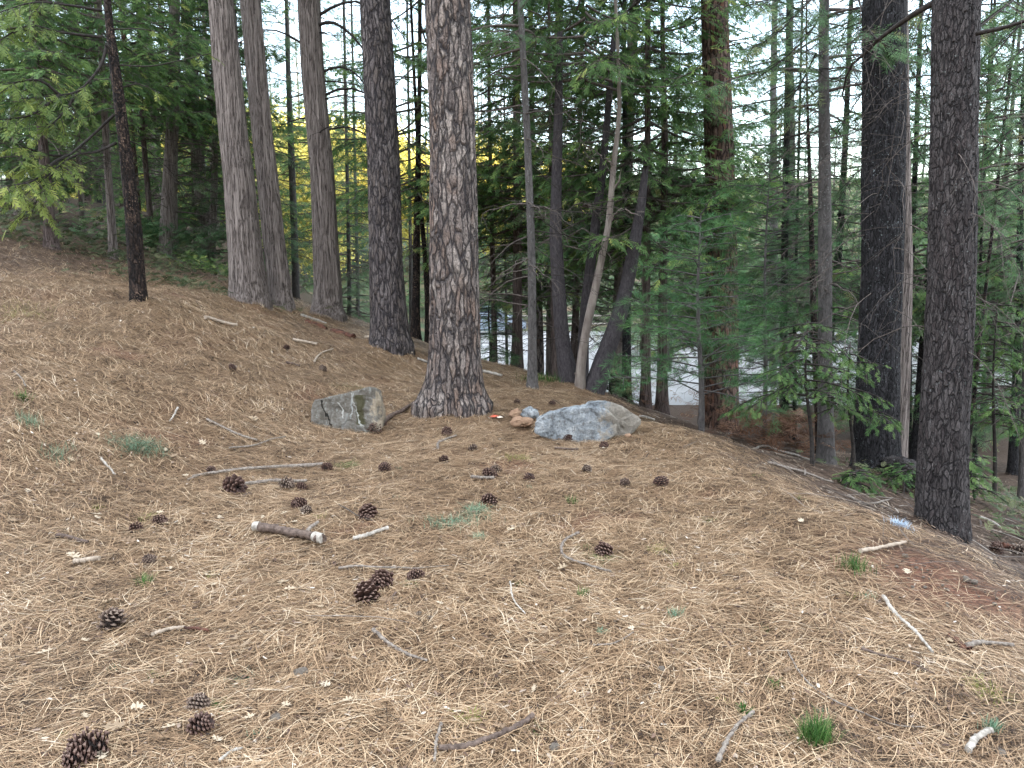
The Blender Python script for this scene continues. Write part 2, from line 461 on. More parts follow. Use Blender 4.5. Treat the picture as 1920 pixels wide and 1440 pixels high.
M['stick_white'] = simple('bleached_stick_wood', (.20, .18, .155), (.44, .405, .355), 40, .7, 1, .002)
M['rust_wood'] = simple('rotten_red_wood', (.03, .016, .013), (.13, .055, .035), 18, .85, 1, .01)
M['cedar_leaf'] = leafmat('cedar_foliage', [(0, (0.045, 0.092, 0.041)), (.5, (0.107, 0.199, 0.070)), (.85, (0.208, 0.319, 0.094)), (1, (0.372, 0.415, 0.131))], .42)
M['cedar_bright'] = leafmat('bright_cedar_foliage', [(0, (0.060, 0.100, 0.030)), (.5, (0.144, 0.206, 0.054)), (1, (0.324, 0.362, 0.096))], .45)
M['cedar_green'] = leafmat('green_cedar_sapling_foliage', [(0, (0.020, 0.048, 0.019)), (.5, (0.057, 0.121, 0.037)), (1, (0.153, 0.242, 0.074))], .4)
M['fir_leaf'] = leafmat('fir_foliage', [(0, (0.040, 0.091, 0.044)), (.5, (0.097, 0.190, 0.088)), (.9, (0.194, 0.297, 0.136)), (1, (0.342, 0.330, 0.148))], .42)
M['pine_leaf'] = leafmat('young_pine_needles', [(0, (0.034, 0.092, 0.036)), (.5, (0.076, 0.186, 0.072)), (1, (0.168, 0.312, 0.115))], .35)
M['far_leaf'] = leafmat('far_foliage', [(0, (0.052, 0.104, 0.055)), (.5, (0.115, 0.195, 0.085)), (1, (0.230, 0.299, 0.117))], .42)
M['yellow_leaf'] = leafmat('yellow_oak_leaves', [(0, (.42, .36, .09)), (.5, (.70, .62, .16)), (1, (.88, .82, .34))], .5)
M['grass'] = leafmat('green_grass', [(0, (.018, .055, .012)), (.6, (.05, .135, .025)), (1, (.15, .23, .07))], .3)
M['grass_blue'] = leafmat('blue_green_moss', [(0, (.08, .16, .10)), (.6, (.17, .29, .19)), (1, (.30, .38, .26))], .3)
M['moss'] = leafmat('yellow_green_moss', [(0, (.16, .20, .04)), (.6, (.30, .33, .08)), (1, (.45, .42, .18))], .3)
M['shrub'] = leafmat('low_shrub_leaves', [(0, (.03, .05, .025)), (.6, (.08, .11, .05)), (1, (.17, .17, .09))], .3)
M['deadfern'] = leafmat('dead_fern_fronds', [(0, (.07, .035, .022)), (.6, (.17, .085, .05)), (1, (.28, .17, .11))], .3)
M['oakleaf'] = leafmat('dry_oak_leaf', [(0, (.17, .11, .07)), (.5, (.36, .28, .19)), (1, (.54, .46, .35))], .2, .8)
NEEDLE = [(0, (.014, .010, .008)), (.21, (.060, .038, .023)), (.43, (.225, .141, .082)), (.66, (.425, .290, .175)), (.89, (.585, .455, .305)), (1, (.70, .59, .45))]
M['needle'] = leafmat('dry_pine_needles', NEEDLE, .1, .55)
GN = [(0, (.018, .013, .010)), (.4, (.075, .048, .034)), (.78, (.16, .115, .082)), (1, (.34, .28, .22))]
M['litter'] = leafmat('grey_forest_litter', GN, .1, .7)

M['fleck'] = leafmat('litter_flecks', [(0, (.02, .015, .012)), (.4, (.065, .04, .03)), (.62, (.17, .11, .08)), (.85, (.40, .33, .26)), (1, (.62, .57, .50))], .1, .8)
M['twigbits'] = leafmat('broken_twigs', [(0, (.03, .025, .022)), (.5, (.11, .09, .078)), (1, (.34, .30, .26))], .0, .8)
# cone: brown scales, paler tips (tint is the distance along each scale)
m, t, b = newmat('pine_cone_scales')
t.links.new(ramp(t, attr(t), [(0, (.010, .006, .005)), (.6, (.034, .018, .014)), (.86, (.070, .038, .029)), (.95, (.115, .070, .055)), (1, (.22, .16, .125))]), b.inputs['Base Color'])
b.inputs['Roughness'].default_value = .6
M['cone'] = m

# ground
m, t, b = newmat('forest_floor')
o = objvec(t)
def streak(ang, sc):
    c = t.nodes.new('ShaderNodeTexCoord'); n = N(t, 'ShaderNodeTexNoise', Scale=1.2, Detail=3); t.links.new(c.outputs['Object'], n.inputs['Vector'])
    a = t.nodes.new('ShaderNodeVectorMath'); a.operation = 'MULTIPLY_ADD'; t.links.new(n.outputs['Color'], a.inputs[0]); a.inputs[1].default_value = (.5, .5, 0); t.links.new(c.outputs['Object'], a.inputs[2])
    mpp = t.nodes.new('ShaderNodeMapping'); mpp.inputs['Rotation'].default_value = (0, 0, ang); mpp.inputs['Scale'].default_value = (sc * .1, sc, sc * .3)
    t.links.new(a.outputs[0], mpp.inputs['Vector']); return noise(t, mpp.outputs[0], 1, 3, .6)
s = math_(t, 'MAXIMUM', math_(t, 'MAXIMUM', streak(.3, 130), streak(1.4, 110)), streak(-.7, 150))
big = noise(t, o, 1.1, 4); fine = noise(t, o, 60, 5, .75)
sv = math_(t, 'ADD', math_(t, 'MULTIPLY', s, .75), math_(t, 'MULTIPLY', fine, .35))
tan = ramp(t, sv, [(.45, (.016, .011, .008)), (.575, (.140, .090, .054)), (.72, (.44, .305, .187))])
tan = mix(t, ramp(t, big, [(.5, (0,) * 3), (.72, (.45,) * 3)]), tan, (.17, .085, .052))
duff = ramp(t, sv, [(.40, (.016, .011, .009)), (.60, (.070, .045, .032)), (.80, (.17, .12, .085))])
farc = ramp(t, noise(t, o, .35, 4), [(.34, (.12, .08, .05)), (.44, (.085, .08, .045)), (.54, (.035, .055, .025))])
zone = attr(t, 'zone'); farz = attr(t, 'farz')
tan = mix(t, attr(t, 'soil'), tan, ramp(t, fine, [(.35, (.05, .024, .016)), (.55, (.15, .07, .042)), (.75, (.27, .15, .10))]))
col = mix(t, zone, duff, tan)
col = mix(t, farz, col, farc)
t.links.new(col, b.inputs['Base Color'])
bump(t, b, sv, .02, 1)
M['ground'] = m
m, t, b = newmat('pale_gravel_lot')
o = objvec(t)
t.links.new(mix(t, noise(t, o, 25, 5, .7), ramp(t, noise(t, o, .35, 4), [(.35, (.20, .20, .20)), (.65, (.38, .39, .41))]), (.30, .30, .30)), b.inputs['Base Color'])
M['lot'] = m

# ------------------------------------------------------------------ ground sheet
n = 520
tt = np.linspace(-1, 1, n)
gxs = 420 / np.sinh(5.6) * np.sinh(5.6 * tt)
gys = 5 + 420 / np.sinh(5.6) * np.sinh(5.6 * tt)
X, Yg = np.meshgrid(gxs, gys)
Z = H(X, Yg)
i = np.arange(n - 1)[:, None] * n + np.arange(n - 1)[None, :]
f = np.stack([i, i + 1, i + n + 1, i + n], -1).reshape(-1, 4)
g = MB(); g.add(np.stack([X, Yg, Z], -1), f4=f)
def sst(a): a = np.clip(a, 0, 1); return a * a * (3 - 2 * a)
def zonef(x, y):
    e = XE(y) + .22 * vnoise(x * 2, y * 2, 0, 3) + .12 * vnoise(x * 7, y * 7, 0, 4)
    z = sst((e - x + .35 * vnoise(x * 3, y * 3, 0, 9)) / 1.15 + .62)
    z = z * (1 - sst((y - 14.5) / 4))
    back = sst(((-x - 5.2) + (y - 11.5) * .6) / 2.5)
    return z * (1 - .75 * back)
def soilf(x, y):
    p = SOILC
    bl = np.exp(-(((x - p[0]) / .42) ** 2 + ((y - p[1]) / .55) ** 2)) * 1.25
    q = sst((fbm(x * 1.6, y * 1.6, 0, 83, 4) - .40) / .16) * .7
    return np.clip(np.maximum(bl + .5 * vnoise(x * 8, y * 8, 0, 85) * bl, q), 0, 1)
SOILC = hit(1775, 1085)
ground = g.build('ground', M['ground']); struct(ground)
for nm, val in (('zone', zonef(X, Yg)), ('farz', sst((np.hypot(X, Yg) - 24) / 14)), ('soil', soilf(X, Yg))):
    a = ground.data.attributes.new(nm, 'FLOAT', 'POINT'); a.data.foreach_set('value', val.astype(np.float32).ravel())

# gravel lot: a sheet lying on the flattened part of the ground
lx = np.linspace(-8, 64, 90); ly = np.linspace(19, 52, 60)
LX, LY = np.meshgrid(lx, ly)
mk = lotmask(LX, LY)
g = MB(); idx = np.arange(89)[None, :] + np.arange(59)[:, None] * 90
keep = (mk[:-1, :-1] > .995) & (mk[1:, 1:] > .995) & (mk[1:, :-1] > .995) & (mk[:-1, 1:] > .995) & (LY[:-1, :-1] > 20)
ii = idx[keep]
g.add(np.stack([LX, LY, np.full_like(LX, -2.99) + 0 * LX], -1), f4=np.stack([ii, ii + 1, ii + 91, ii + 90], -1))
struct(g.build('parking_lot', M['lot']))

# ------------------------------------------------------------------ dry needle layer
def needle_layer(name, mat, nn, rmin, rmax, az, dens_pow, lmin, lmax, wmin, wmax, accept, lift, seed, flowk=.9, tbias=0, kinds=None):
    r_ = np.random.default_rng(seed)
    k = 2 - dens_pow
    rr = (rmin ** k + r_.random(nn) * (rmax ** k - rmin ** k)) ** (1 / k)
    th = r_.uniform(-az, az, nn)
    x = rr * np.sin(th); y = rr * np.cos(th)
    ok = accept(x, y, r_)
    x = x[ok]; y = y[ok]; rr = rr[ok]; m = len(x)
    flow = 2.0 * fbm(x * .55, y * .55, 0, 31, 2) + .3 + 1.6 * vnoise(x * 2.1, y * 2.1, 0, 37)
    ang = flow + r_.normal(0, flowk, m) + np.where(r_.random(m) < .42, r_.uniform(0, 3.14, m), 0)
    ln = r_.uniform(lmin, lmax, m); cv = r_.normal(0, .10, m)
    s = np.linspace(-.5, .5, 4)[None, :]
    a = ang[:, None] + cv[:, None] * s * 2
    px = x[:, None] + ln[:, None] * s * np.cos(a); py = y[:, None] + ln[:, None] * s * np.sin(a)
    hl = np.clip((-x - 1.6) / 2, 0, 1)
    up = r_.random(m) ** 1.5 * (lift + lift * .8 * hl)
    tilt = r_.normal(0, .035 + .07 * hl, m)
    arch = r_.uniform(0, .16, m) * ln * .3
    pz = Hn(px, py) + .002 + up[:, None] + np.abs(tilt[:, None]) * 0 + tilt[:, None] * ln[:, None] * s + arch[:, None] * (1 - 4 * s * s)
    pz = np.maximum(pz, Hn(px, py) + .001)
    wd = r_.uniform(wmin, wmax, m) * (1 + np.clip((rr - 4) / 9, 0, 1) * .9)
    W = wd[:, None] * np.array([.7, 1, .9, .4])[None, :]
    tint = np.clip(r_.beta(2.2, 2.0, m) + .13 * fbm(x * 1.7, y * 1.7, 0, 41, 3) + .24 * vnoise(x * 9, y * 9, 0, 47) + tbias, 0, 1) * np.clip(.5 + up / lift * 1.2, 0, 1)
    mb = MB(); ribbons(mb, np.stack([px, py, pz], -1), W, tint=tint)
    o = mb.build(name, mat); struct(o, 'stuff')
    o['label'] = {'needle_litter': 'dry tan pine needles covering the ground', 'slope_litter': 'grey brown needles and twigs littering the shaded slope', 'litter_flecks': 'crumbs of bark, cone scales and leaf bits among the needles', 'twig_litter': 'thin broken twigs strewn over the shaded slope'}[name]; o['category'] = 'ground litter'
    return o
def inb(x, y): return (x > GX0 + .3) & (x < GX1 - .3) & (y > .2) & (y < GY1 - .3)
needle_layer('needle_litter', M['needle'], 560000, 1.5, 17, .82, 1.25, .08, .18, .0014, .0027,
             lambda x, y, r_: inb(x, y) & (r_.random(len(x)) < (zonef(x, y) * .97 + .02) * (1 - .86 * soilf(x, y))) & (y < 16), .022, 5)
needle_layer('slope_litter', M['litter'], 120000, 2.5, 19, .82, 1.1, .04, .15, .003, .008,
             lambda x, y, r_: inb(x, y) & (r_.random(len(x)) < (1 - zonef(x, y))) & (y < 21), .03, 6, 3.0)

needle_layer('litter_flecks', M['fleck'], 34000, 1.5, 15, .82, 1.2, .006, .032, .004, .013,
             lambda x, y, r_: inb(x, y) & (r_.random(len(x)) < zonef(x, y) + .8) & (y < 14), .026, 7, 2.0)
needle_layer('twig_litter', M['twigbits'], 3000, 3, 18, .82, 1.0, .10, .55, .005, .012,
             lambda x, y, r_: inb(x, y) & (r_.random(len(x)) < (1 - zonef(x, y)) * .9 + .02) & (x > -1) & (y < 20), .05, 8, 1.5)

# ------------------------------------------------------------------ foliage templates
def tri_template(leaves):         # leaves: (base xyz, tip xyz, width) -> triangles
    v = []; f = []
    for (a, c, wd) in leaves:
        a = np.array(a, float); c = np.array(c, float); d = c - a
        sd = np.cross(d, (0, 0, 1)); sd = sd / (np.linalg.norm(sd) + 1e-6) * wd
        k = len(v); mid = a + d * .38
        v += [a - sd * .25, mid + sd, c, mid - sd]; f += [(k, k + 1, k + 2), (k, k + 2, k + 3)]
    return np.array(v), np.array(f)
rt = random.Random(3)
def fan(nl, spread, wd, droop):
    L_ = [((0, 0, 0), (1, 0, -droop), wd * .8)]
    for q in range(nl):
        s = .08 + .8 * q / nl
        for sd in (-1, 1):
            l = (.52 - .38 * s) * rt.uniform(.75, 1.2)
            a = spread * rt.uniform(.8, 1.15)
            L_.append(((s, 0, -droop * s * s), (s + l * math.cos(a), sd * l * math.sin(a), -droop * s - rt.uniform(-.02, .14)), wd * rt.uniform(.8, 1.2)))
    return tri_template(L_)
T_CEDAR = fan(4, .75, .050, .22)
T_FIR = fan(6, 1.0, .020, .06)
def brush(nn, spread, wd):
    L_ = []
    for q in range(nn):
        s = rt.uniform(-.1, .75); a = rt.uniform(0, 6.28); sp = rt.uniform(.25, spread)
        l = rt.uniform(.4, .6)
        L_.append(((s, 0, 0), (s + l * math.cos(sp), l * math.sin(sp) * math.cos(a), l * math.sin(sp) * math.sin(a)), wd))
    return tri_template(L_)
T_PINE = brush(26, .95, .010)
def leafclump(nn, sz):
    v = []; f = []
    for q in range(nn):
        c = np.array([rt.gauss(0, .45), rt.gauss(0, .45), rt.gauss(0, .35)])
        a = unit(np.array([rt.gauss(0, 1), rt.gauss(0, 1), rt.gauss(0, .6)])); b_ = unit(np.cross(a, [rt.gauss(0, 1), rt.gauss(0, 1), rt.gauss(0, 1)]))
        k = len(v); v += [c - a * sz, c + b_ * sz * .6, c + a * sz, c - b_ * sz * .6]; f += [(k, k + 1, k + 2), (k, k + 2, k + 3)]
    return np.array(v), np.array(f)
T_OAK = leafclump(16, .13)

# foliage on one branch path: branchlets left and right carrying sprays
def leafy(fol, wood, path, r_, tpl, spl, gap, blen, droop=.15, start=.2, tint=0, sgap=.7):
    P = spline(path, 24); seg = np.linalg.norm(np.diff(P, axis=0), axis=1); Ln = seg.sum()
    cum = np.concatenate([[0], np.cumsum(seg)]) / Ln
    k = max(3, int(Ln * (1 - start) / gap))
    s = start + (1 - start) * (np.arange(k) + r_.random(k) * .6) / k
    s = np.clip(s, 0, .999)
    O = np.stack([np.interp(s, cum, P[:, c]) for c in range(3)], 1)
    T = unit(np.stack([np.interp(np.clip(s + .03, 0, 1), cum, P[:, c]) for c in range(3)], 1) - np.stack([np.interp(np.clip(s - .03, 0, 1), cum, P[:, c]) for c in range(3)], 1))
    sd = unit(np.cross(T, (0, 0, 1))) * np.where(np.arange(k) % 2, 1, -1)[:, None]
    bl = blen * (.35 + .65 * np.sin(np.pi * np.clip((s - start) / (1 - start) * .9 + .12, 0, 1))) * r_.uniform(.65, 1.15, k)
    D = unit(T * r_.uniform(.4, .9, k)[:, None] + sd + np.array([0, 0, 1]) * (r_.normal(-droop, .22, k))[:, None])
    q = np.linspace(0, 1, 4)
    BP = O[:, None] + D[:, None] * (bl[:, None] * q)[..., None]; BP[..., 2] -= droop * bl[:, None] * q * q * .8
    tubes(wood, BP, (.0035 + .002 * r_.random(k))[:, None] * (1 - .7 * q)[None] + .001, 3)
    m = max(2, int(blen / (spl * sgap)))
    for j in range(m + 1):
        qq = (j + .5 * r_.random(k)) / (m + .3); qq = np.clip(qq, 0, 1)
        O2 = O + D * (bl * qq)[:, None]; O2[:, 2] -= droop * bl * qq * qq * .8
        dirs = D + unit(np.cross(D, (0, 0, 1))) * (r_.choice([-1, 1], k) * r_.uniform(.2, .9, k))[:, None] * (1 if j < m else .15)
        dirs[:, 2] += r_.normal(-droop * .8, .2, k)
        Zv = np.stack([r_.normal(0, .35, k), r_.normal(0, .35, k), np.ones(k)], 1)
        stamp(fol, tpl[0], tpl[1], O2, dirs, unit(Zv), spl * r_.uniform(.7, 1.25, k), np.clip(r_.normal(.5 + tint, .2, k) + .25 * (s - .6), 0, 1))
def bare_branch(wood, path, r0, r_, ntw=6, tl=.5, side=4, drp=.1, hang=0):
    P = spline(path, 9); q = np.linspace(0, 1, 9)
    P = P + r_.normal(0, .012, P.shape) * np.linspace(0, 1, 9)[:, None] * 2
    tubes(wood, P, r0 * (1 - .82 * q), side)
    if ntw:
        s = r_.uniform(.25, .97, ntw); i = s * 8; a = i.astype(int); fr = (i - a)[:, None]
        O = P[a] * (1 - fr) + P[np.minimum(a + 1, 8)] * fr
        T = unit(P[np.minimum(a + 1, 8)] - P[a])
        D = unit(T * .6 + unit(np.cross(T, (0, 0, 1))) * (r_.choice([-1, 1], ntw) * r_.uniform(.5, 1.2, ntw))[:, None] + np.stack([np.zeros(ntw), np.zeros(ntw), r_.normal(-drp, .35, ntw)], 1))
        l = tl * r_.uniform(.4, 1.2, ntw) * (1.2 - .7 * s)
        qq = np.linspace(0, 1, 5)
        TP = O[:, None] + D[:, None] * (l[:, None] * qq)[..., None]
        TP[..., 2] += (r_.normal(-hang, .12, ntw) * l)[:, None] * qq * qq
        TP[:, 1:] += r_.normal(0, .012, (ntw, 4, 3))
        tubes(wood, TP, (r0 * .22) * (1 - .75 * qq)[None] * np.ones((ntw, 1)) + .0008, 3)

# ------------------------------------------------------------------ crown prototypes (shared meshes, bases at the tree's base)
def crown(seed, z0, z1, R0, R1, nb, tpl, spl, gap, blen, mat, form='cedar', dead=0, dz=(1, 3), wmat='twig', tint=0, sgap=.7, droop=.18):
    r_ = np.random.default_rng(seed)
    fol = MB(); wood = MB()
    for i in range(nb):
        t_ = (i + r_.random()) / nb; z = z0 + (z1 - z0) * t_ ** (1.45 if z0 < 5 else .95)
        az = i * 2.399 + r_.normal(0, .3); Ln = (R0 + (R1 - R0) * t_) * r_.uniform(.65, 1.12)
        if form == 'cedar': a, b_ = r_.uniform(-.45, -.1), r_.uniform(.15, .35)
        elif form == 'fir': a, b_ = r_.uniform(-.1, .2), r_.uniform(-.35, -.1)
        else: a, b_ = r_.uniform(.0, .35), r_.uniform(-.1, .3)
        s = np.linspace(0, 1, 6); bend = r_.normal(0, .25)
        path = np.stack([np.cos(az + bend * s) * Ln * s, np.sin(az + bend * s) * Ln * s, z + Ln * (a * s + b_ * s * s)], 1)
        P = spline(path, 9); tubes(wood, P, np.linspace(.010 + .007 * Ln, .003, 9), 4)
        leafy(fol, wood, path, r_, tpl, spl, gap, blen * min(1, .4 + Ln / 3), droop, r_.uniform(.12, .35), tint + r_.normal(0, .07), sgap)
    for i in range(dead):
        z = r_.uniform(*dz); az = r_.uniform(0, 6.28); Ln = r_.uniform(.4, 1.0) * R0 * .8
        a, b_ = r_.uniform(-.3, .25), r_.uniform(-.6, .1)
        s = np.linspace(0, 1, 5); path = np.stack([np.cos(az) * Ln * s, np.sin(az) * Ln * s, z + Ln * (a * s + b_ * s * s)], 1)
        bare_branch(wood, path, .011, r_, 5, .45, 3, .1, .15)
    return fol.mesh('crown', mat), wood.mesh('branches', M[wmat])
CR = {}
CR['cedar_low'] = crown(1, 1.2, 15, 2.0, 1.0, 85, T_CEDAR, .20, .10, .55, M['cedar_leaf'], 'cedar', 10, (.6, 2.5))
CR['cedar_mid'] = crown(2, 2.8, 15, 2.3, 1.2, 82, T_CEDAR, .20, .09, .60, M['cedar_leaf'], 'cedar', 26, (1.0, 3.4))
CR['cedar_mid2'] = crown(3, 3.3, 15, 2.1, 1.1, 74, T_CEDAR, .20, .09, .60, M['cedar_leaf'], 'cedar', 30, (1.0, 4.0), tint=-.08)
CR['fir_mid'] = crown(4, 3.2, 15, 2.2, .8, 95, T_FIR, .24, .085, .50, M['fir_leaf'], 'fir', 40, (.8, 4.0))
CR['fir_low'] = crown(5, .8, 13, 1.9, .5, 100, T_FIR, .24, .085, .48, M['fir_leaf'], 'fir', 16, (.4, 3.0))
CR['sparse'] = crown(6, 4.0, 15, 1.6, .8, 40, T_FIR, .24, .10, .45, M['fir_leaf'], 'fir', 44, (.8, 6.0))
CR['high'] = crown(8, 8.0, 17, 2.4, 1.0, 34, T_CEDAR, .30, .16, .7, M['cedar_leaf'], 'cedar', 0)
CR['high_pine'] = crown(9, 9.0, 18, 2.4, 1.2, 30, T_PINE, .45, .2, .6, M['pine_leaf'], 'pine', 0)
CR['far_a'] = crown(10, 1.0, 15, 2.4, .5, 75, T_CEDAR, .42, .20, .80, M['far_leaf'], 'cedar', 0)
CR['far_b'] = crown(11, .6, 17, 2.8, .3, 85, T_FIR, .55, .20, .80, M['fir_leaf'], 'fir', 0, tint=.15)
r_ = np.random.default_rng(12)
def oak_crown(seed, col, h=10, Rr=3.4, nb=70):
    r_ = np.random.default_rng(seed); fol = MB(); wood = MB()
    for i in range(nb):
        az = r_.uniform(0, 6.28); z = r_.uniform(1.6, 4.0); end = np.array([math.cos(az), math.sin(az), 0]) * Rr * r_.uniform(.3, 1) ; end[2] = z + r_.uniform(.5, h - 3.5)
        path = [(0, 0, z), (end[0] * .4, end[1] * .4, z + (end[2] - z) * .6), end]
        P = spline(path, 7); tubes(wood, P, np.linspace(.05, .006, 7), 4)
        k = 26; s = r_.uniform(.45, 1, k); O = P[(s * 6).astype(int)] + r_.normal(0, .38, (k, 3))
        stamp(fol, T_OAK[0], T_OAK[1], O, r_.normal(0, 1, (k, 3)), unit(r_.normal(0, 1, (k, 3)) + (0, 0, 1.2)), r_.uniform(.5, .95, k), np.clip(r_.normal(.5, .22, k), 0, 1))
    return fol.mesh('crown', col), wood.mesh('branches', M['twig'])
CR['oak_yellow'] = oak_crown(13, M['yellow_leaf'])
CR['oak_green'] = oak_crown(14, M['far_leaf'], 9, 3.2, 60)

# ------------------------------------------------------------------ trunks
def trunk_mesh(pts, Y, kind, H_=16, flare=1.35, sides=24, amp=.03, top=None):
    """pts: (u, v, width px) from base to top, all on the plane y=Y. returns base point, axis, mesh (relative to base)"""
    c = []; rad = []
    for u, v, wpx in pts:
        p = at(u, v, Y); c.append(p); rad.append(wpx / 2 / F * cdist(p))
    c = np.array(c); rad = np.array(rad)
    if len(c) == 2:
        c = np.array([c[0], (c[0] + c[1]) / 2, c[1]]); rad = np.array([rad[0], (rad[0] + rad[1]) / 2, rad[1]])
    base = c[0].copy(); base[2] = hz(base[0], base[1])
    d = unit(c[-1] - c[0])
    zc = c[:, 2]
    zt = base[2] + H_
    nz = int(max(30, H_ / (.028 if sides >= 80 else .06 if sides > 30 else .16)))
    # denser rings near the ground
    q = np.linspace(0, 1, nz); zz = base[2] - .25 + (zt - base[2] + .25) * (.35 * q + .65 * q ** 2)
    xs = np.interp(zz, zc, c[:, 0]); ys = np.full_like(zz, Y)
    slope = (c[-1, 0] - c[0, 0]) / max(.5, (zc[-1] - zc[0]))
    up = zz > zc[-1]; xs[up] = c[-1, 0] + (zz[up] - zc[-1]) * slope * .6
    k = np.ones(5) / 5; xs2 = np.convolve(np.pad(xs, 2, mode='edge'), k, 'valid'); xs = xs2
    rr = np.interp(zz, zc, rad); rr[up] = rad[-1] * np.clip(1 - (zz[up] - zc[-1]) / (H_ * 1.05), .12, 1)
    hb = zz - base[2]
    fl = 1 + (flare - 1) * np.exp(-np.clip(hb, 0, None) / .16)
    th = np.arange(sides) * 2 * np.pi / sides
    TH, ZZ = np.meshgrid(th, zz); RR = (rr * fl)[:, None] * np.ones_like(TH)
    sd = int(abs(c[0, 0] * 977 + Y * 131)) % 1000
    cx_, sy_ = np.cos(TH), np.sin(TH)
    root = np.exp(-np.clip(hb, 0, None) / .22)[:, None] * (flare - 1) * 1.1
    lob = vnoise(cx_ * 1.9 + 7, sy_ * 1.9, 0, sd)
    RR = RR * (1 + root * lob * 1.2)
    if kind.startswith('cedar'):
        ks = max(2.4, 10 * rad[0] ** .5)
        RR = RR * (.955 + .20 * np.abs(fbm(cx_ * ks * .9, sy_ * ks * .9, ZZ * .35, sd, 3)) - .04 + .05 * vnoise(cx_ * ks * 2.2, sy_ * ks * 2.2, ZZ * .9, sd + 9))
    else:
        if sides >= 80:
            kk_ = 30 * rad[0] / .25 * 1.0
            rg = np.abs(fbm(cx_ * 5.5, sy_ * 5.5, ZZ * 2.6, sd + 21, 4))
            RR = RR * (1 - .055 * np.exp(-(rg / .07) ** 2) + .012)
        RR = RR * (1 + amp * fbm(cx_ * 3.2 * rad[0] * 12, sy_ * 3.2 * rad[0] * 12, ZZ * 5, sd, 3) + .03 * vnoise(cx_ * 1.2, sy_ * 1.2, ZZ * .8, sd + 3))
    V = np.stack([xs[:, None] + RR * cx_, ys[:, None] + RR * sy_, ZZ], -1) - base
    nzv = len(zz)
    i = np.arange(nzv - 1)[:, None] * sides; kk = np.arange(sides)[None]; k2 = (kk + 1) % sides
    f = np.stack([i + kk, i + k2, i + sides + k2, i + sides + kk], -1).reshape(-1, 4)
    mb = MB(); mb.add(V.reshape(-1, 3), f4=f)
    return base, d, mb, (xs - base[0], zz - base[2], rr)
def orient(d):
    return Vector((0, 0, 1)).rotation_difference(Vector(d)).to_euler()
def add_crown(root, key, d=None, rz=0, s=(1, 1, 1), z=0):
    fm, wm = CR[key]
    for nm, me in (('crown', fm), ('branches', wm)):
        o = obj(nm, me, root)
        q = (Vector((0, 0, 1)).rotation_difference(Vector(d)) if d is not None else Quaternion()) @ Quaternion((0, 0, 1), rz)
        o.rotation_mode = 'QUATERNION'; o.rotation_quaternion = q; o.scale = s; o.location = (0, 0, z)
def limbs_on(root, prof, n, zr, Ln, az=None, r0=.02, seed=0, a=(-.1, .3), b=(-.9, -.2), ntw=6, mat='twig', tl=.5, side=4, hang=.2, name='dead_branches'):
    r_ = np.random.default_rng(seed); xs, zz, rr = prof; wood = MB()
    for i in range(n):
        z = zr[0] + (zr[1] - zr[0]) * (i + r_.random()) / n
        A = r_.choice(az) + r_.normal(0, .45) if az is not None else r_.uniform(0, 6.28)
        l = Ln * r_.uniform(.45, 1.15); x0 = np.interp(z, zz, xs); rad = np.interp(z, zz, rr) * .85
        aa, bb = r_.uniform(*a), r_.uniform(*b); s = np.linspace(0, 1, 6); bend = r_.normal(0, .35)
        path = np.stack([x0 + np.cos(A + bend * s) * (rad + l * s), np.sin(A + bend * s) * (rad + l * s), z + l * (aa * s + bb * s * s)], 1)
        bare_branch(wood, path, r0 * r_.uniform(.5, 1.1), r_, ntw, tl, side, .1, hang)
    return wood.build(name, M[mat], root)

NAMES = {}
def tree(name, label, cat, pts, Y, mat, crown_key=None, H_=15, flare=1.35, sides=20, group=None, rz=None, cs=1.0, cz=0, amp=.03, limbs=None, smooth=True):
    base, d, mb, prof = trunk_mesh(pts, Y, mat, H_, flare, sides, amp)
    root = thing(name, label, cat, base, group)
    mb.build('trunk', M[mat], root, smooth)
    if crown_key:
        add_crown(root, crown_key, d, rz if rz is not None else random.uniform(0, 6.28), (cs, cs, 1), cz)
    for lb in (limbs or []): limbs_on(root, prof, **lb)
    return root, prof, base
PI = math.pi
# --- the big near trunks
tree('pine_tree', 'thick pine with plated grey tan bark between the two boulders', 'tree',
     [(850,779,98),(852,700,95),(853,600,93),(851,450,90),(850,300,86),(844,120,85),(839,0,84)], 7.7, 'pine', 'high_pine', 17, 1.34, 110, amp=.05)
tree('pine_tree', 'tall pine with scaly dark grey bark, standing uphill behind the angular boulder', 'tree',
     [(732,657,74),(729,600,69),(724,500,62),(719,300,60),(710,120,58),(703,0,57)], 11, 'pine_grey', 'high_pine', 18, 1.18, 80, amp=.045)
tree('cedar_tree', 'widest cedar trunk with fluted fibrous bark, left one of the leaning pair', 'tree',
     [(469,578,68),(462,500,66),(453,400,60),(446,320,57),(437,252,54),(425,126,53),(414,0,48)], 11.5, 'cedar', 'high', 18, 1.22, 110)
tree('cedar_tree', 'leaning cedar trunk with stringy grey bark, right one of the pair, touching the widest cedar', 'tree',
     [(533,596,42),(525,540,42),(513,446,42),(500,320,41),(492,252,40),(480,126,39),(470,0,38)], 12.1, 'cedar', 'high', 18, 1.2, 90)
tree('cedar_tree', 'straight cedar trunk with curved dead limbs beside the scaly grey pine', 'tree',
     [(611,605,58),(614,540,53),(609,446,49),(604,320,46),(597,252,45),(586,126,44),(578,0,41)], 13, 'cedar', 'high', 18, 1.32, 90,
     limbs=[dict(n=10, zr=(3.0, 6.5), Ln=1.6, az=[0, 0, .5, PI], r0=.030, seed=3, a=(.35, .8), b=(-1.5, -.8), ntw=7, mat='twig_dark', tl=.8), dict(n=6, zr=(2.2, 4.5), Ln=1.0, az=[0, PI], r0=.016, seed=4, ntw=6, mat='twig_dark')])
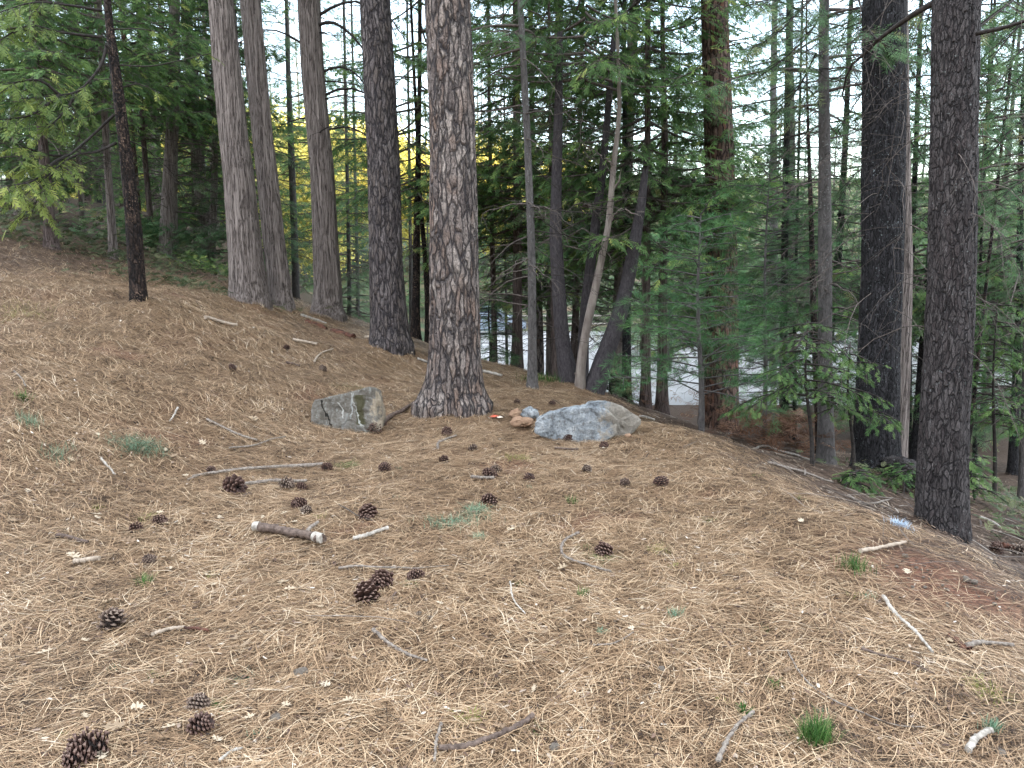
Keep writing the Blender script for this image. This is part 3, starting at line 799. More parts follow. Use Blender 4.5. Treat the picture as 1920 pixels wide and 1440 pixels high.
tree('fir_tree', 'nearest trunk at right, brown rough barked fir rooted on the slope edge', 'tree',
     [(1765,1016,88),(1767,880,85),(1772,760,82),(1779,640,81),(1784,505,80),(1789,250,79),(1793,0,79)], 5.3, 'fir_brown', 'high', 17, 1.15, 120, amp=.06,
     limbs=[dict(n=22, zr=(1.2, 4.3), Ln=.8, r0=.0045, seed=5, a=(-.3, .4), b=(-1.8, -.5), ntw=5, mat='twig', tl=.45), dict(n=4, zr=(3.2, 4.2), Ln=1.2, az=[PI, 0], r0=.022, seed=6, a=(-.5, 0), b=(-.3, .2), ntw=7, mat='twig_dark')])
tree('fir_tree', 'big almost black lichen flecked fir trunk beside the brown nearest fir', 'tree',
     [(1644,892,86),(1643,802,78),(1648,641,72),(1654,505,72),(1657,250,75),(1658,0,76)], 7.6, 'fir_dark', 'high', 17, 1.2, 100, amp=.06,
     limbs=[dict(n=40, zr=(1.6, 5.2), Ln=1.2, az=[0, PI, -1.2, PI + .6], r0=.0055, seed=7, a=(-.3, .3), b=(-1.3, -.3), ntw=7, mat='twig', tl=.6)])
tree('cedar_tree', 'pale stringy cedar trunk squeezed close behind the black fir', 'tree',
     [(1686,872,30),(1690,760,30),(1694,640,29),(1697,500,28),(1693,250,26),(1690,0,24)], 8.3, 'cedar', 'high', 16, 1.25, 40)
tree('pine_tree', 'tall reddish barked pine seen through the young pine saplings', 'tree',
     [(1352,826,64),(1353,700,62),(1354,597,60),(1352,418,57),(1347,239,53),(1339,0,49)], 12, 'pine_red', 'high_pine', 18, 1.25, 64,
     limbs=[dict(n=10, zr=(2.5, 6), Ln=1.2, r0=.012, seed=8, ntw=6)])
tree('conifer_tree', 'slender nearly black trunk with ragged bark standing alone on the left slope', 'tree',
     [(260,564,28),(254,480,28),(251,430,28),(243,350,25),(235,284,22),(224,190,20),(212,100,18),(204,40,14),(202,0,13)], 9, 'black', None, 7, 1.25, 44, amp=.12,
     limbs=[dict(n=12, zr=(1.4, 5), Ln=.9, r0=.008, seed=9, mat='twig_dark', ntw=6)])
# --- secondary trunks (label, pts, Y, bark, crown, sides)
SEC = [
 ('cedar_tree', 'stout grey cedar trunk with dead limbs sticking out, left of the leaning pair', [(316,480,36),(317,400,31),(320,300,26),(324,222,23),(328,0,20)], 17, 'cedar', 'cedar_mid2', 26),
 ('cedar_tree', 'narrow pale cedar trunk close behind the left side of the widest cedar', [(394,507,17),(399,420,15),(403,300,12),(400,120,9),(398,0,8)], 18, 'cedar', 'cedar_mid2', 16),
 ('conifer_tree', 'slim straight trunk rising between the leaning pair and the straight cedar', [(556,592,15),(552,440,13),(546,284,12),(540,120,9),(537,0,7)], 20, 'fir_grey', 'sparse', 16),
 ('conifer_tree', 'thin purple brown trunk just left of the lone nearly black trunk', [(213,488,18),(208,400,15),(200,284,13),(191,130,11),(186,0,9)], 14, 'cedar', 'cedar_mid', 20),
 ('cedar_tree', 'dark cedar trunk with split pale base near the left edge', [(97,470,25),(90,380,19),(80,260,17),(66,120,13),(58,0,11)], 13, 'cedar_dark', 'cedar_mid', 24),
 ('pine_tree', 'broad pale pine trunk standing behind the dark cedar near the left edge', [(121,420,22),(115,340,21),(108,240,22),(95,120,21),(85,0,20)], 24, 'pine', None, 20),
 ('conifer_tree', 'brown trunk at the far left edge half hidden by low foliage', [(37,430,20),(35,340,19),(31,244,20),(26,100,16)], 20, 'cedar', 'cedar_low', 18),
 ('conifer_tree', 'thin grey stem between the leftmost dark cedar and the purple brown trunk', [(156,440,13),(151,355,10),(145,250,9),(138,120,7)], 20, 'cedar', 'cedar_low', 12),
 ('pine_tree', 'thin orange pink pine stem right behind the lone nearly black trunk', [(264,478,13),(258,380,11),(248,260,10),(238,150,10),(230,40,9)], 19, 'pine_red', None, 14),
 ('conifer_tree', 'dark slim trunk between the orange pink stem and the stout grey cedar', [(288,483,14),(281,400,11),(272,300,10),(265,200,9),(262,80,7)], 17.5, 'cedar_dark', 'cedar_mid', 14),
 ('fir_tree', 'far pale bluish trunk glimpsed left of the stout grey cedar', [(302,470,12),(300,380,11),(296,280,10),(290,220,9)], 30, 'fir_grey', 'sparse', 12),
 ('conifer_tree', 'very thin dark stem between the stout grey cedar and the widest cedar', [(368,508,9),(365,430,7),(362,350,6),(359,240,5)], 20, 'cedar_dark', 'cedar_low', 10),
 ('conifer_tree', 'charred dark trunk left of the plated pine, upright one of two', [(779,645,19),(780,560,15),(781,450,13),(783,350,11),(787,150,8)], 15, 'black', 'cedar_mid', 16),
 ('conifer_tree', 'curving dark trunk left of the plated pine, thinner one of two', [(806,645,20),(803,560,13),(797,480,9),(790,400,8),(784,300,6)], 15.3, 'black', None, 14),
 ('fir_tree', 'thin pale stem beside the charred trunk left of the plated pine', [(771,640,8),(770,512,7),(769,420,6)], 22, 'fir_grey', 'sparse', 10),
 ('fir_tree', 'thin grey stem right of the straight cedar, first of two', [(655,620,9),(655,540,8),(653,430,7)], 22, 'fir_grey', 'fir_low', 10),
 ('fir_tree', 'thin grey stem left of the scaly grey pine, second of two', [(671,622,8),(671,540,7),(668,420,6)], 25, 'fir_grey', 'fir_low', 10),
 ('conifer_tree', 'slim straight trunk first to the right of the plated pine', [(927,700,13),(926,563,11),(922,430,10),(918,245,7)], 16, 'cedar_dark', 'cedar_mid2', 14),
 ('fir_tree', 'spindly stem between the slim straight trunk and the brown cedar', [(951,702,6),(949,600,5),(948,480,4)], 20, 'fir_grey', 'sparse', 8),
 ('cedar_tree', 'reddish brown cedar trunk behind the slender grey fir', [(969,704,27),(970,640,21),(970,563,18),(971,400,17),(968,180,14),(967,40,13)], 15, 'cedar_dark', 'cedar_mid', 26),
 ('fir_tree', 'slender smooth grey fir standing on the needle slope left of the forked oak', [(998,734,18),(998,640,16),(997,478,15),(988,239,13),(980,90,12),(975,0,11)], 9.5, 'fir_grey', 'sparse', 26),
 ('fir_tree', 'light grey trunk half hidden behind the slender grey fir', [(1013,712,16),(1012,620,14),(1004,400,11),(998,239,10),(995,40,8)], 17, 'pine', 'fir_mid', 16),
 ('cedar_tree', 'thin dark trunk against the left side of the forked oak', [(1040,720,11),(1038,640,9),(1036,540,8),(1033,400,7)], 14, 'cedar_dark', 'cedar_mid2', 12),
 ('conifer_tree', 'brown trunk seen between the stems of the forked oak', [(1075,680,16),(1079,600,14),(1084,418,11),(1086,300,9)], 17, 'cedar_dark', 'cedar_mid', 14),
 ('fir_tree', 'dark straight trunk with rusty base right of the forked oak', [(1174,758,20),(1175,650,17),(1175,500,14),(1174,340,11),(1170,150,8)], 13, 'fir_dark', 'fir_mid', 20),
 ('cedar_tree', 'black straight cedar trunk behind the big boulder, left one of two', [(1210,778,26),(1211,700,19),(1212,537,16),(1214,298,13),(1215,0,10)], 12, 'cedar_dark', 'cedar_mid', 26),
 ('cedar_tree', 'brown cedar trunk behind the big boulder, right one of two', [(1241,784,28),(1242,700,20),(1243,537,17),(1247,269,13),(1242,60,9)], 12.6, 'cedar_dark', 'cedar_mid2', 26),
 ('fir_tree', 'far pale trunk against bright sky left of the tall spindly black trunk', [(1452,640,15),(1451,400,13),(1450,156,12)], 27, 'fir_grey', None, 14),
 ('fir_tree', 'second far pale trunk against bright sky, nearer the spindly black trunk', [(1486,660,15),(1485,420,14),(1484,233,13),(1481,100,11)], 28, 'fir_grey', 'sparse', 14),
 ('conifer_tree', 'spindly black trunk touching the left side of the grey barked fir', [(1537,850,14),(1533,762,12),(1525,560,12),(1521,408,9),(1515,233,5),(1512,120,3)], 9.5, 'black', None, 16),
 ('fir_tree', 'grey barked fir of medium thickness left of the big black fir', [(1548,880,32),(1548,802,29),(1547,641,25),(1547,505,25),(1546,311,22),(1544,78,18)], 8.8, 'fir_grey', 'sparse', 36),
 ('fir_tree', 'slim trunk showing in the gap between the two biggest firs', [(1703,880,14),(1703,760,12),(1704,640,11)], 16, 'fir_dark', 'fir_mid', 14),
 ('conifer_tree', 'thin crooked dark stem leaning right of the nearest brown fir', [(1810,862,8),(1822,790,7),(1831,700,7),(1838,630,6)], 10, 'black', None, 10),
 ('fir_tree', 'thin dark stem on the lot edge right of the nearest brown fir', [(1828,870,9),(1828,800,7),(1829,700,6)], 15, 'fir_dark', 'fir_low', 10),
 ('fir_tree', 'dark trunk near the right edge with snowy looking lot behind', [(1899,890,19),(1903,760,14),(1911,600,12),(1914,272,9)], 14, 'fir_dark', 'fir_mid', 18),
 ('fir_tree', 'slim greenish trunk cut by the right edge', [(1914,945,12),(1919,800,10),(1924,600,9)], 9.5, 'fir_grey', 'sparse', 14),
 ('fir_tree', 'short dark trunk framed by the lot left of the spindly black trunk', [(1471,802,20),(1470,740,17),(1469,600,14)], 17, 'fir_dark', 'fir_mid', 16),
 ('fir_tree', 'thinner dark trunk framed by the lot left of the spindly black trunk', [(1490,802,8),(1490,740,7),(1490,600,6)], 18, 'fir_dark', 'fir_low', 10),
]
SPEC = {2: [dict(n=10, zr=(1, 6), Ln=1.2, r0=.012, seed=30)], 0: [dict(n=14, zr=(.6, 4.5), Ln=1.6, az=[0, 0, .6], r0=.018, seed=31, a=(-.1, .1), b=(-.5, -.2), ntw=5, tl=.6)]}
for i, (nm, lab, pts, Y, mt_, ck, sd_) in enumerate(SEC):
    lim = SPEC.get(i)
    if i == 20: lim = [dict(n=16, zr=(.6, 3.4), Ln=1.2, az=[0, -.5, .4], r0=.008, seed=32, a=(-.7, .1), b=(-.3, .2), ntw=5, mat='twig_dark', tl=.4)]
    if i in (29, 30): lim = [dict(n=24, zr=(1.0, 5), Ln=1.1, az=None, r0=.008, seed=33 + i, a=(-.2, .2), b=(-.7, -.1), ntw=6, mat='twig_dark', tl=.5)]
    tree(nm, lab, 'tree', pts, Y, mt_, ck, 15 if Y < 16 else 17, 1.3, sd_, limbs=lim, cs=1.0 if Y > 12 else .9)

# --- forked dark oak with a pale bare stem
base = at(1088, 728, 11); base[2] = hz(base[0], base[1])
oak = thing('oak_tree', 'dark oak forking at the ground with one pale bare stem among its stems', 'tree', base)
def stem(parent, pts, Y, mat, name='stem', sides=22, dy=0, ext=True, gnarl=.012):
    P = []; rad = []
    for u, v, wpx in pts:
        p = at(u, v, Y); P.append(p); rad.append(wpx / 2 / F * cdist(p))
    P = np.array(P); P[:, 1] += np.linspace(0, dy, len(P)); n_ = len(P) * 7
    Q = spline(P, n_); rr = np.interp(np.linspace(0, 1, n_), np.linspace(0, 1, len(P)), rad)
    rr = rr * (1 + .05 * vnoise(np.arange(n_) * .6, 0 * np.arange(n_), 0, 77 + len(pts)))
    mb = MB(); tubes(mb, Q - np.array(parent.location), rr, sides)
    return mb.build(name, M[mat], parent), Q, rr
stem(oak, [(1078,745,52),(1068,715,40),(1058,660,30),(1052,609,26),(1045,500,25),(1042,418,23),(1047,209,16),(1050,60,10)], 11, 'oak')
stem(oak, [(1088,745,44),(1092,700,24),(1094,640,21),(1099,567,20),(1117,418,18),(1132,298,14),(1152,60,10)], 11.35, 'oak')
stem(oak, [(1106,750,52),(1117,722,42),(1135,665,34),(1159,597,29),(1176,530,26),(1189,460,24),(1203,376,17),(1212,300,10)], 10.8, 'oak')
_, Q, rr = stem(oak, [(1088,735,24),(1089,690,18),(1099,620,16),(1117,537,15),(1131,470,13),(1141,418,12),(1148,340,11),(1152,298,10),(1161,209,8),(1159,110,7),(1154,0,6),(1150,-60,5)], 10.75, 'bare', 'bare_stem', 16)
wd = MB(); r_ = np.random.default_rng(40)
for (u0, v0, u1, v1, u2, v2, rad) in [(1142,420,1156,398,1172,392,.018),(1147,360,1160,340,1166,318,.02),(1150,320,1140,300,1128,292,.018),(1160,215,1150,190,1140,175,.010),(1172,392,1190,400,1210,396,.012),(1128,292,1118,286,1100,284,.010)]:
    wd = MB(); bare_branch(wd, [at(u0, v0, 10.75) - base, at(u1, v1, 10.7) - base, at(u2, v2, 10.6) - base], rad, r_, 2, .3); wd.build('bare_branch', M['bare'], oak)
for s in np.linspace(.08, .6, 12):           # knobs left by fallen side branches
    k = int(s * (len(Q) - 1)); c = Q[k] - base; A = -PI / 2 + r_.normal(0, .7)
    wd = MB(); tubes(wd, np.array([c, c + np.array([math.cos(A), math.sin(A), .1]) * rr[k] * 1.25]), np.array([.017, .012]), 6, cap=True); wd.build('knob', M['bare'], oak)
add_crown(oak, 'cedar_mid2', None, 1.0, (.8, .8, 1), .9)

# ------------------------------------------------------------------ forest behind: shared trunks and crowns
def bg_trunk(mat, r0, h, seed):
    r_ = np.random.default_rng(seed); s = np.linspace(0, 1, 14)
    P = np.stack([.12 * fbm(s * 3, s * 0, 0, seed, 2), .12 * fbm(s * 3, s * 0 + 5, 0, seed, 2), -.3 + (h + .3) * s], 1)
    P[:, 0] -= P[0, 0]; P[:, 1] -= P[0, 1]
    mb = MB(); tubes(mb, P, r0 * (1 - .85 * s) * (1 + .35 * np.exp(-s * 40)), 10); return mb.mesh('trunk', M[mat])
BT = [bg_trunk('cedar', .17, 16, 1), bg_trunk('fir_grey', .11, 16, 2), bg_trunk('cedar_dark', .14, 16, 3), bg_trunk('fir_dark', .10, 15, 4), bg_trunk('pine', .20, 18, 5)]
BGOFF = []
def bg_tree(x, y, name, label, group, ti, ck, s=1.0, sz=1.0, dead=None):
    z = hz(x, y) - .05
    r = thing(name, label, 'tree', (x, y, z), group)
    r.rotation_euler = (random.gauss(0, .015), random.gauss(0, .015), random.uniform(0, 6.28)); r.scale = (s, s, s * sz)
    obj('trunk', BT[ti], r); BG.append((960 + F * x / y, y, r))
    fm, wm = CR[ck]; obj('crown', fm, r); obj('branches', wm, r)
rb = random.Random(21)
used = [(-7.5, 17), (-3.1, 13), (-3.9, 11.5)]
def free(x, y, dmin):
    for a, b_ in used:
        if (a - x) ** 2 + (b_ - y) ** 2 < dmin * dmin: return False
    used.append((x, y)); return True
WIN = [(488, 566), (636, 692), (742, 800), (890, 962), (1436, 1500), (1566, 1612), (1704, 1748), (1836, 1896)]
BG = []
def scatter(nw, ymin, ymax, umin, umax, dmin, fn, cond=lambda x, y: True):
    c = 0
    for _ in range(nw * 30):
        if c >= nw: break
        y = rb.uniform(ymin, ymax); u = rb.uniform(umin, umax)
        if y < 50 and any(a - 20 < u < b_ + 20 for a, b_ in WIN) and rb.random() < (.92 if u < 1000 else .55): continue
        x = (u - 960) / F * y * 1.0
        if cond(x, y) and free(x, y, dmin): fn(x, y); c += 1
offlot = lambda x, y: float(lotmask(np.array([x]), np.array([y]))[0]) < .02
scatter(18, 17.5, 42, -150, 760, 1.5, lambda x, y: bg_tree(x, y, 'cedar_tree', 'leafy cedar among the crowd of trunks on the shaded hillside at left', 'cedars crowding the left hillside', rb.choice([0, 2]), rb.choice(['cedar_low', 'cedar_mid', 'cedar_low']), rb.uniform(.85, 1.2)), offlot)
scatter(9, 18, 44, -150, 760, 1.5, lambda x, y: bg_tree(x, y, 'fir_tree', 'dark needled fir among the crowd of trunks on the shaded hillside at left', 'firs crowding the left hillside', rb.choice([1, 3]), rb.choice(['fir_mid', 'fir_low']), rb.uniform(.85, 1.2)), offlot)
scatter(4, 16, 21, 900, 1500, 1.6, lambda x, y: bg_tree(x, y, 'cedar_tree', 'cedar with drooping foliage on the near edge of the pale lot, centre', 'cedars along the near edge of the lot', rb.choice([0, 2]), rb.choice(['cedar_mid', 'cedar_mid2']), rb.uniform(.8, 1.1)), lambda x, y: True)
scatter(6, 13.5, 22, 1400, 2050, 1.7, lambda x, y: bg_tree(x, y, 'fir_tree', 'thin fir with dead lower twigs below the black fir, on the right slope', 'firs on the right slope', rb.choice([1, 3]), rb.choice(['fir_mid', 'fir_low', 'cedar_mid']), rb.uniform(.75, 1.05)), lambda x, y: True)
scatter(42, 50, 68, -50, 2000, 2.2, lambda x, y: bg_tree(x, y, 'conifer_tree', 'green conifer in the wall of trees across the pale lot', 'conifers across the lot', rb.choice([0, 1, 2]), rb.choice(['far_a', 'far_b', 'far_a']), rb.uniform(.7, .95)))
scatter(11, 24, 46, 1050, 2000, 3.0, lambda x, y: bg_tree(x, y, 'conifer_tree', 'conifer standing out on the pale lot beyond the slope', 'conifers scattered over the lot', rb.choice([1, 2, 3]), rb.choice(['fir_mid', 'far_b', 'cedar_mid']), rb.uniform(.7, .95)), lambda x, y: x > 5)
scatter(15, 74, 100, 420, 1150, 4.2, lambda x, y: bg_tree(x, y, 'oak_tree', 'sunlit yellow oak glowing far behind the shaded trunks', 'sunlit yellow oaks in the distance', 1, 'oak_yellow', rb.uniform(1.25, 1.75)))
scatter(15, 20, 46, 1300, 2100, 2.2, lambda x, y: bg_tree(x, y, 'fir_tree', 'x', 'full firs low on the right', rb.choice([1, 3]), rb.choice(['fir_low', 'far_b', 'cedar_low']), rb.uniform(.6, .85)), lambda x, y: x > 6)
scatter(60, 70, 125, 900, 2050, 3.6, lambda x, y: bg_tree(x, y, 'conifer_tree', 'distant conifer on the far rise beyond the wall of trees', 'distant conifers on the far rise', 0, rb.choice(['far_a', 'far_b']), rb.uniform(.5, .75)))
scatter(10, 46, 75, 60, 640, 3, lambda x, y: bg_tree(x, y, 'oak_tree', 'yellow green leafy tree glimpsed between the left hillside trunks', 'yellow green trees behind the left hillside', 1, 'oak_yellow', rb.uniform(.9, 1.3)))

LANDM = [(-400, 'left edge'), (90, 'far left dark cedar'), (243, 'lone black trunk'), (318, 'stout grey cedar'), (455, 'widest cedar'), (603, 'straight cedar'), (720, 'scaly grey pine'),
         (851, 'plated pine'), (990, 'slender grey fir'), (1110, 'forked oak'), (1225, 'twin cedars'), (1352, 'reddish pine'), (1547, 'grey barked fir'), (1655, 'black fir'), (1785, 'brown fir'), (2600, 'right edge')]
KIND = {'full firs low on the right': 'full fir', 'cedars crowding the left hillside': 'leafy cedar', 'firs crowding the left hillside': 'dark needled fir', 'cedars along the near edge of the lot': 'drooping cedar', 'firs on the right slope': 'twiggy thin fir',
        'conifers across the lot': 'green conifer past lot', 'conifers scattered over the lot': 'conifer on the lot', 'sunlit yellow oaks in the distance': 'sunlit far yellow oak', 'distant conifers on the far rise': 'distant conifer', 'yellow green trees behind the left hillside': 'yellow leafy tree'}
ORD = ['leftmost', 'second from left', 'third from left', 'fourth from left', 'fifth from left', 'sixth from left', 'seventh from left', 'eighth from left', 'ninth from left', 'tenth from left', 'eleventh from left', 'twelfth from left']
from collections import defaultdict
def ORDF(k, n): return ORD[k] if k < 12 and k < n / 2 + 6 else (ORD[n - 1 - k].replace('left', 'right') if n - 1 - k < 12 else 'one in the middle')
bk = defaultdict(list)
for u_, y_, r0_ in BG:
    gi = max(i for i, (a, nm) in enumerate(LANDM) if a < max(u_, -399)); bk[(r0_['group'], gi)].append((u_, r0_))
for (g_, gi), lst in bk.items():
    lst.sort(key=lambda q: q[0])
    for k_, (u_, r0_) in enumerate(lst):
        o_ = '' if len(lst) == 1 else ', ' + ORDF(k_, len(lst))
        r0_['label'] = KIND[g_] + o_ + ', between ' + LANDM[gi][1] + ' and ' + LANDM[gi + 1][1]

# ------------------------------------------------------------------ young pines and saplings
def sapling(name, label, u, v, Y, topv, topu, mat_w, seed, h0, Rb, nb, tpl, spl, gap, blen, fmat, kind='pine', tw=9, tint=0, r_az=None, droop=.1):
    b0 = at(u, v, Y); b0[2] = hz(b0[0], Y); top = at(topu, topv, Y); hgt = top[2] - b0[2]
    root = thing(name, label, 'tree', b0)
    r_ = np.random.default_rng(seed)
    s = np.linspace(0, 1, 20); axis = np.stack([(top[0] - b0[0]) * s + .02 * np.sin(s * 7), .02 * np.sin(s * 5), -.1 + (hgt + .1) * s], 1)
    r0 = tw / 2 / F * Y
    mb = MB(); tubes(mb, axis, r0 * (1 - .88 * s) + .002, 10); mb.build('trunk', M[mat_w], root)
    fol = MB(); wood = MB()
    for i in range(nb):
        t_ = (i + r_.random()) / nb; z = h0 + (hgt - h0) * t_
        az = i * 2.399 + r_.normal(0, .3); Ln = Rb * (1.05 - .72 * t_) * r_.uniform(.6, 1.1)
        x0 = np.interp(z, axis[:, 2], axis[:, 0]); y0 = np.interp(z, axis[:, 2], axis[:, 1])
        if kind == 'pine': a, b_ = r_.uniform(.05, .35), r_.uniform(-.2, .15)
        else: a, b_ = r_.uniform(-.1, .3), r_.uniform(-.5, -.1)
        q = np.linspace(0, 1, 5)
        path = np.stack([x0 + np.cos(az) * Ln * q, y0 + np.sin(az) * Ln * q, z + Ln * (a * q + b_ * q * q)], 1)
        tubes(wood, spline(path, 7), np.linspace(.009, .003, 7), 4)
        leafy(fol, wood, path, r_, tpl, spl, gap, blen * (.5 + .5 * Ln / Rb), droop, .25, tint + r_.normal(0, .08), .55)
    fol.build('crown', fmat, root); wood.build('branches', M[mat_w], root)
    return root
sapling('young_pine', 'young pine with soft blue green plumes in front of the reddish pine', 1314, 836, 8, 400, 1311, 'fir_grey', 50, .50, 1.08, 58, T_PINE, .17, .075, .30, M['pine_leaf'], 'pine', 13)
sapling('young_pine', 'second young pine, thinner, right of and behind the soft plumed one', 1432, 830, 9.6, 300, 1441, 'fir_grey', 51, .8, 1.2, 58, T_PINE, .18, .085, .30, M['pine_leaf'], 'pine', 10, -.05)
sapling('cedar_sapling', 'bright green cedar sapling with a thin black stem left of the black fir', 1521, 911, 6.8, 600, 1510, 'twig_dark', 52, .62, .70, 24, T_CEDAR, .075, .045, .20, M['cedar_green'], 'cedar', 9, .05, droop=.2)
sapling('cedar_sapling', 'thin cedar sapling overlapping the black fir trunk with arching sprays', 1600, 905, 7.0, 640, 1590, 'twig_dark', 53, .60, .55, 16, T_CEDAR, .08, .045, .20, M['cedar_green'], 'cedar', 8, .12, droop=.25)
sapling('cedar_sapling', 'light green leafy sapling right of the nearest brown fir', 1868, 905, 9.0, 560, 1866, 'twig_dark', 54, .9, .95, 28, T_CEDAR, .10, .05, .28, M['cedar_green'], 'cedar', 8, .1, droop=.2)
sapling('cedar_sapling', 'small fern-like cedar seedling at the foot of the black fir', 1612, 935, 6.3, 880, 1606, 'twig_dark', 55, .05, .28, 14, T_CEDAR, .09, .05, .14, M['cedar_green'], 'cedar', 4, .1)
sapling('cedar_sapling', 'small cedar seedling between the nearest brown fir and the fallen log', 1700, 925, 6.6, 868, 1700, 'twig_dark', 56, .1, .26, 12, T_CEDAR, .09, .05, .14, M['cedar_green'], 'cedar', 4, 0)
sapling('cedar_sapling', 'seedling against the right side of the nearest brown fir', 1826, 950, 6.8, 850, 1824, 'twig_dark', 57, .1, .25, 14, T_CEDAR, .10, .05, .15, M['cedar_green'], 'cedar', 4, .1)
sapling('fir_sapling', 'small fir sapling behind the plated pine, at the foot of the slim trunk', 918, 698, 14.5, 540, 918, 'twig_dark', 58, .1, .62, 40, T_FIR, .16, .06, .28, M['fir_leaf'], 'fir', 6, 0)
sapling('fir_sapling', 'low green fir sapling behind the big boulder beside the dark straight trunk', 1145, 770, 12, 700, 1145, 'twig_dark', 59, .1, .5, 26, T_FIR, .16, .06, .25, M['fir_leaf'], 'fir', 5, .1)
# yellow-tipped leafy limbs of the left edge trees
def leafy_limb(label, base_uvY, paths, mat_f, spl, tint, seed, tpl=T_CEDAR, gap=.055, blen=.32, r0=.018, start=.35, cat='branch'):
    b0 = at(*base_uvY); root = thing('leafy_branch', label, cat, b0); r_ = np.random.default_rng(seed); fol = MB(); wood = MB()
    for p in paths:
        P = np.array([at(*q) for q in p]) - b0
        tubes(wood, spline(P, 12), np.linspace(r0, .004, 12), 6)
        leafy(fol, wood, P, r_, tpl, spl, gap, blen, .25, start, tint, .5)
    wood.build('branches', M['twig_dark'], root); fol.build('crown', mat_f, root)
    return root
leafy_limb('sagging low bough with bright yellow green sprays reaching left from the lone black trunk', (214, 215, 9),
  [[(214,215,9),(170,257,8.9),(128,292,8.6),(90,312,8.2),(30,300,7.9)], [(218,268,9),(180,285,8.8),(140,291,8.6),(95,325,8.2),(40,372,7.8)], [(128,292,8.6),(100,305,8.3),(60,340,7.9),(-10,350,7.5)], [(110,318,8.5),(80,350,8.2),(60,400,8.0)], [(128,292,8.6),(90,290,8.4),(30,270,8.0)]],
  M['cedar_bright'], .15, .05, 60, blen=.34, start=.5)
leafy_limb('higher sweeping bough of the lone black trunk with drooping green sprays', (200, 85, 9),
  [[(200,85,9),(188,125,8.9),(150,168,8.7),(112,178,8.4),(40,185,8.0)], [(112,178,8.4),(70,150,8.2),(0,160,7.8)], [(112,178,8.4),(60,215,8.1),(-5,225,7.8)], [(190,70,9),(110,60,8.7),(50,48,8.3),(-20,90,7.8)], [(190,20,9),(130,10,8.7),(60,5,8.4),(-20,30,8)], [(150,168,8.7),(120,210,8.5),(90,240,8.3)]],
  M['cedar_bright'], .16, -.15, 61, blen=.36, start=.4)
leafy_limb('thin bough reaching right from the lone black trunk to the stout grey cedar', (222, 122, 9),
  [[(222,122,9),(280,124,9),(330,115,8.9),(395,100,8.8)], [(215,55,9),(260,54,8.9),(300,60,8.9)], [(225,165,9),(260,158,9),(300,175,9)]],
  M['cedar_bright'], .10, 0, 62, blen=.16, gap=.09, start=.75, r0=.009)
leafy_limb('grey green fir bough hanging into the upper right in front of the reddish pine', (1500, -60, 8),
  [[(1560,-40,8.6),(1500,20,8.2),(1460,60,7.9),(1410,90,7.6)], [(1560,-20,8.6),(1520,60,8.2),(1470,110,7.9),(1430,140,7.7)], [(1600,-30,8.6),(1620,30,8.0),(1640,70,7.0),(1690,100,6.9)], [(1500,20,8.2),(1450,0,7.9),(1400,10,7.6)], [(1530,100,8.4),(1500,160,8.2),(1470,200,8.0)]],
  M['fir_leaf'], .16, .1, 63, T_FIR, .05, .34, .012, .2)
leafy_limb('dark fir bough crossing the top right corner above the nearest brown fir', (1900, -60, 6.5),
  [[(1960,-60,6.5),(1900,0,6.2),(1850,40,6),(1830,60,5.9)], [(1960,0,6.5),(1900,60,6.3),(1860,110,6.2)], [(1960,60,6.5),(1900,110,6.4),(1880,170,6.3)]],
  M['fir_leaf'], .14, .1, 64, T_FIR, .055, .26, .010, .2)

leafy_limb('dark drooping fir bough filling the gap between the black fir and the nearest brown fir', (1735, -40, 9.5),
  [[(1735,-40,9.5),(1725,20,9.4),(1700,70,9.3),(1690,110,9.2)], [(1750,0,9.5),(1735,60,9.4),(1745,120,9.2)], [(1700,120,9.5),(1725,160,9.3),(1745,220,9.1)], [(1690,250,9.6),(1720,280,9.4),(1750,330,9.2)], [(1780,380,9.6),(1740,400,9.4),(1705,440,9.2)]],
  M['fir_leaf'], .15, 0, 65, T_FIR, .055, .28, .010, .12)
leafy_limb('hanging fir bough at the top between the grey barked fir and the black fir', (1600, -40, 9.6),
  [[(1600,-40,9.6),(1595,30,9.5),(1575,80,9.4),(1560,130,9.3)], [(1640,20,9.6),(1600,90,9.5),(1590,160,9.4)], [(1640,140,9.6),(1600,200,9.5),(1570,250,9.4)], [(1640,300,9.7),(1600,330,9.5),(1570,380,9.4)]],
  M['fir_leaf'], .15, .05, 66, T_FIR, .055, .28, .010, .12)
leafy_limb('lower fir boughs hanging right of the nearest brown fir', (1940, 60, 8.5),
  [[(1960,100,8.5),(1910,150,8.4),(1870,220,8.3)], [(1960,200,8.5),(1900,240,8.4),(1850,300,8.3)], [(1960,320,8.5),(1900,350,8.4),(1855,400,8.3)], [(1960,430,8.5),(1910,460,8.4),(1870,510,8.3)], [(1960,-10,8.5),(1900,40,8.4),(1850,110,8.3)]],
  M['fir_leaf'], .15, .05, 67, T_FIR, .055, .30, .010, .12)

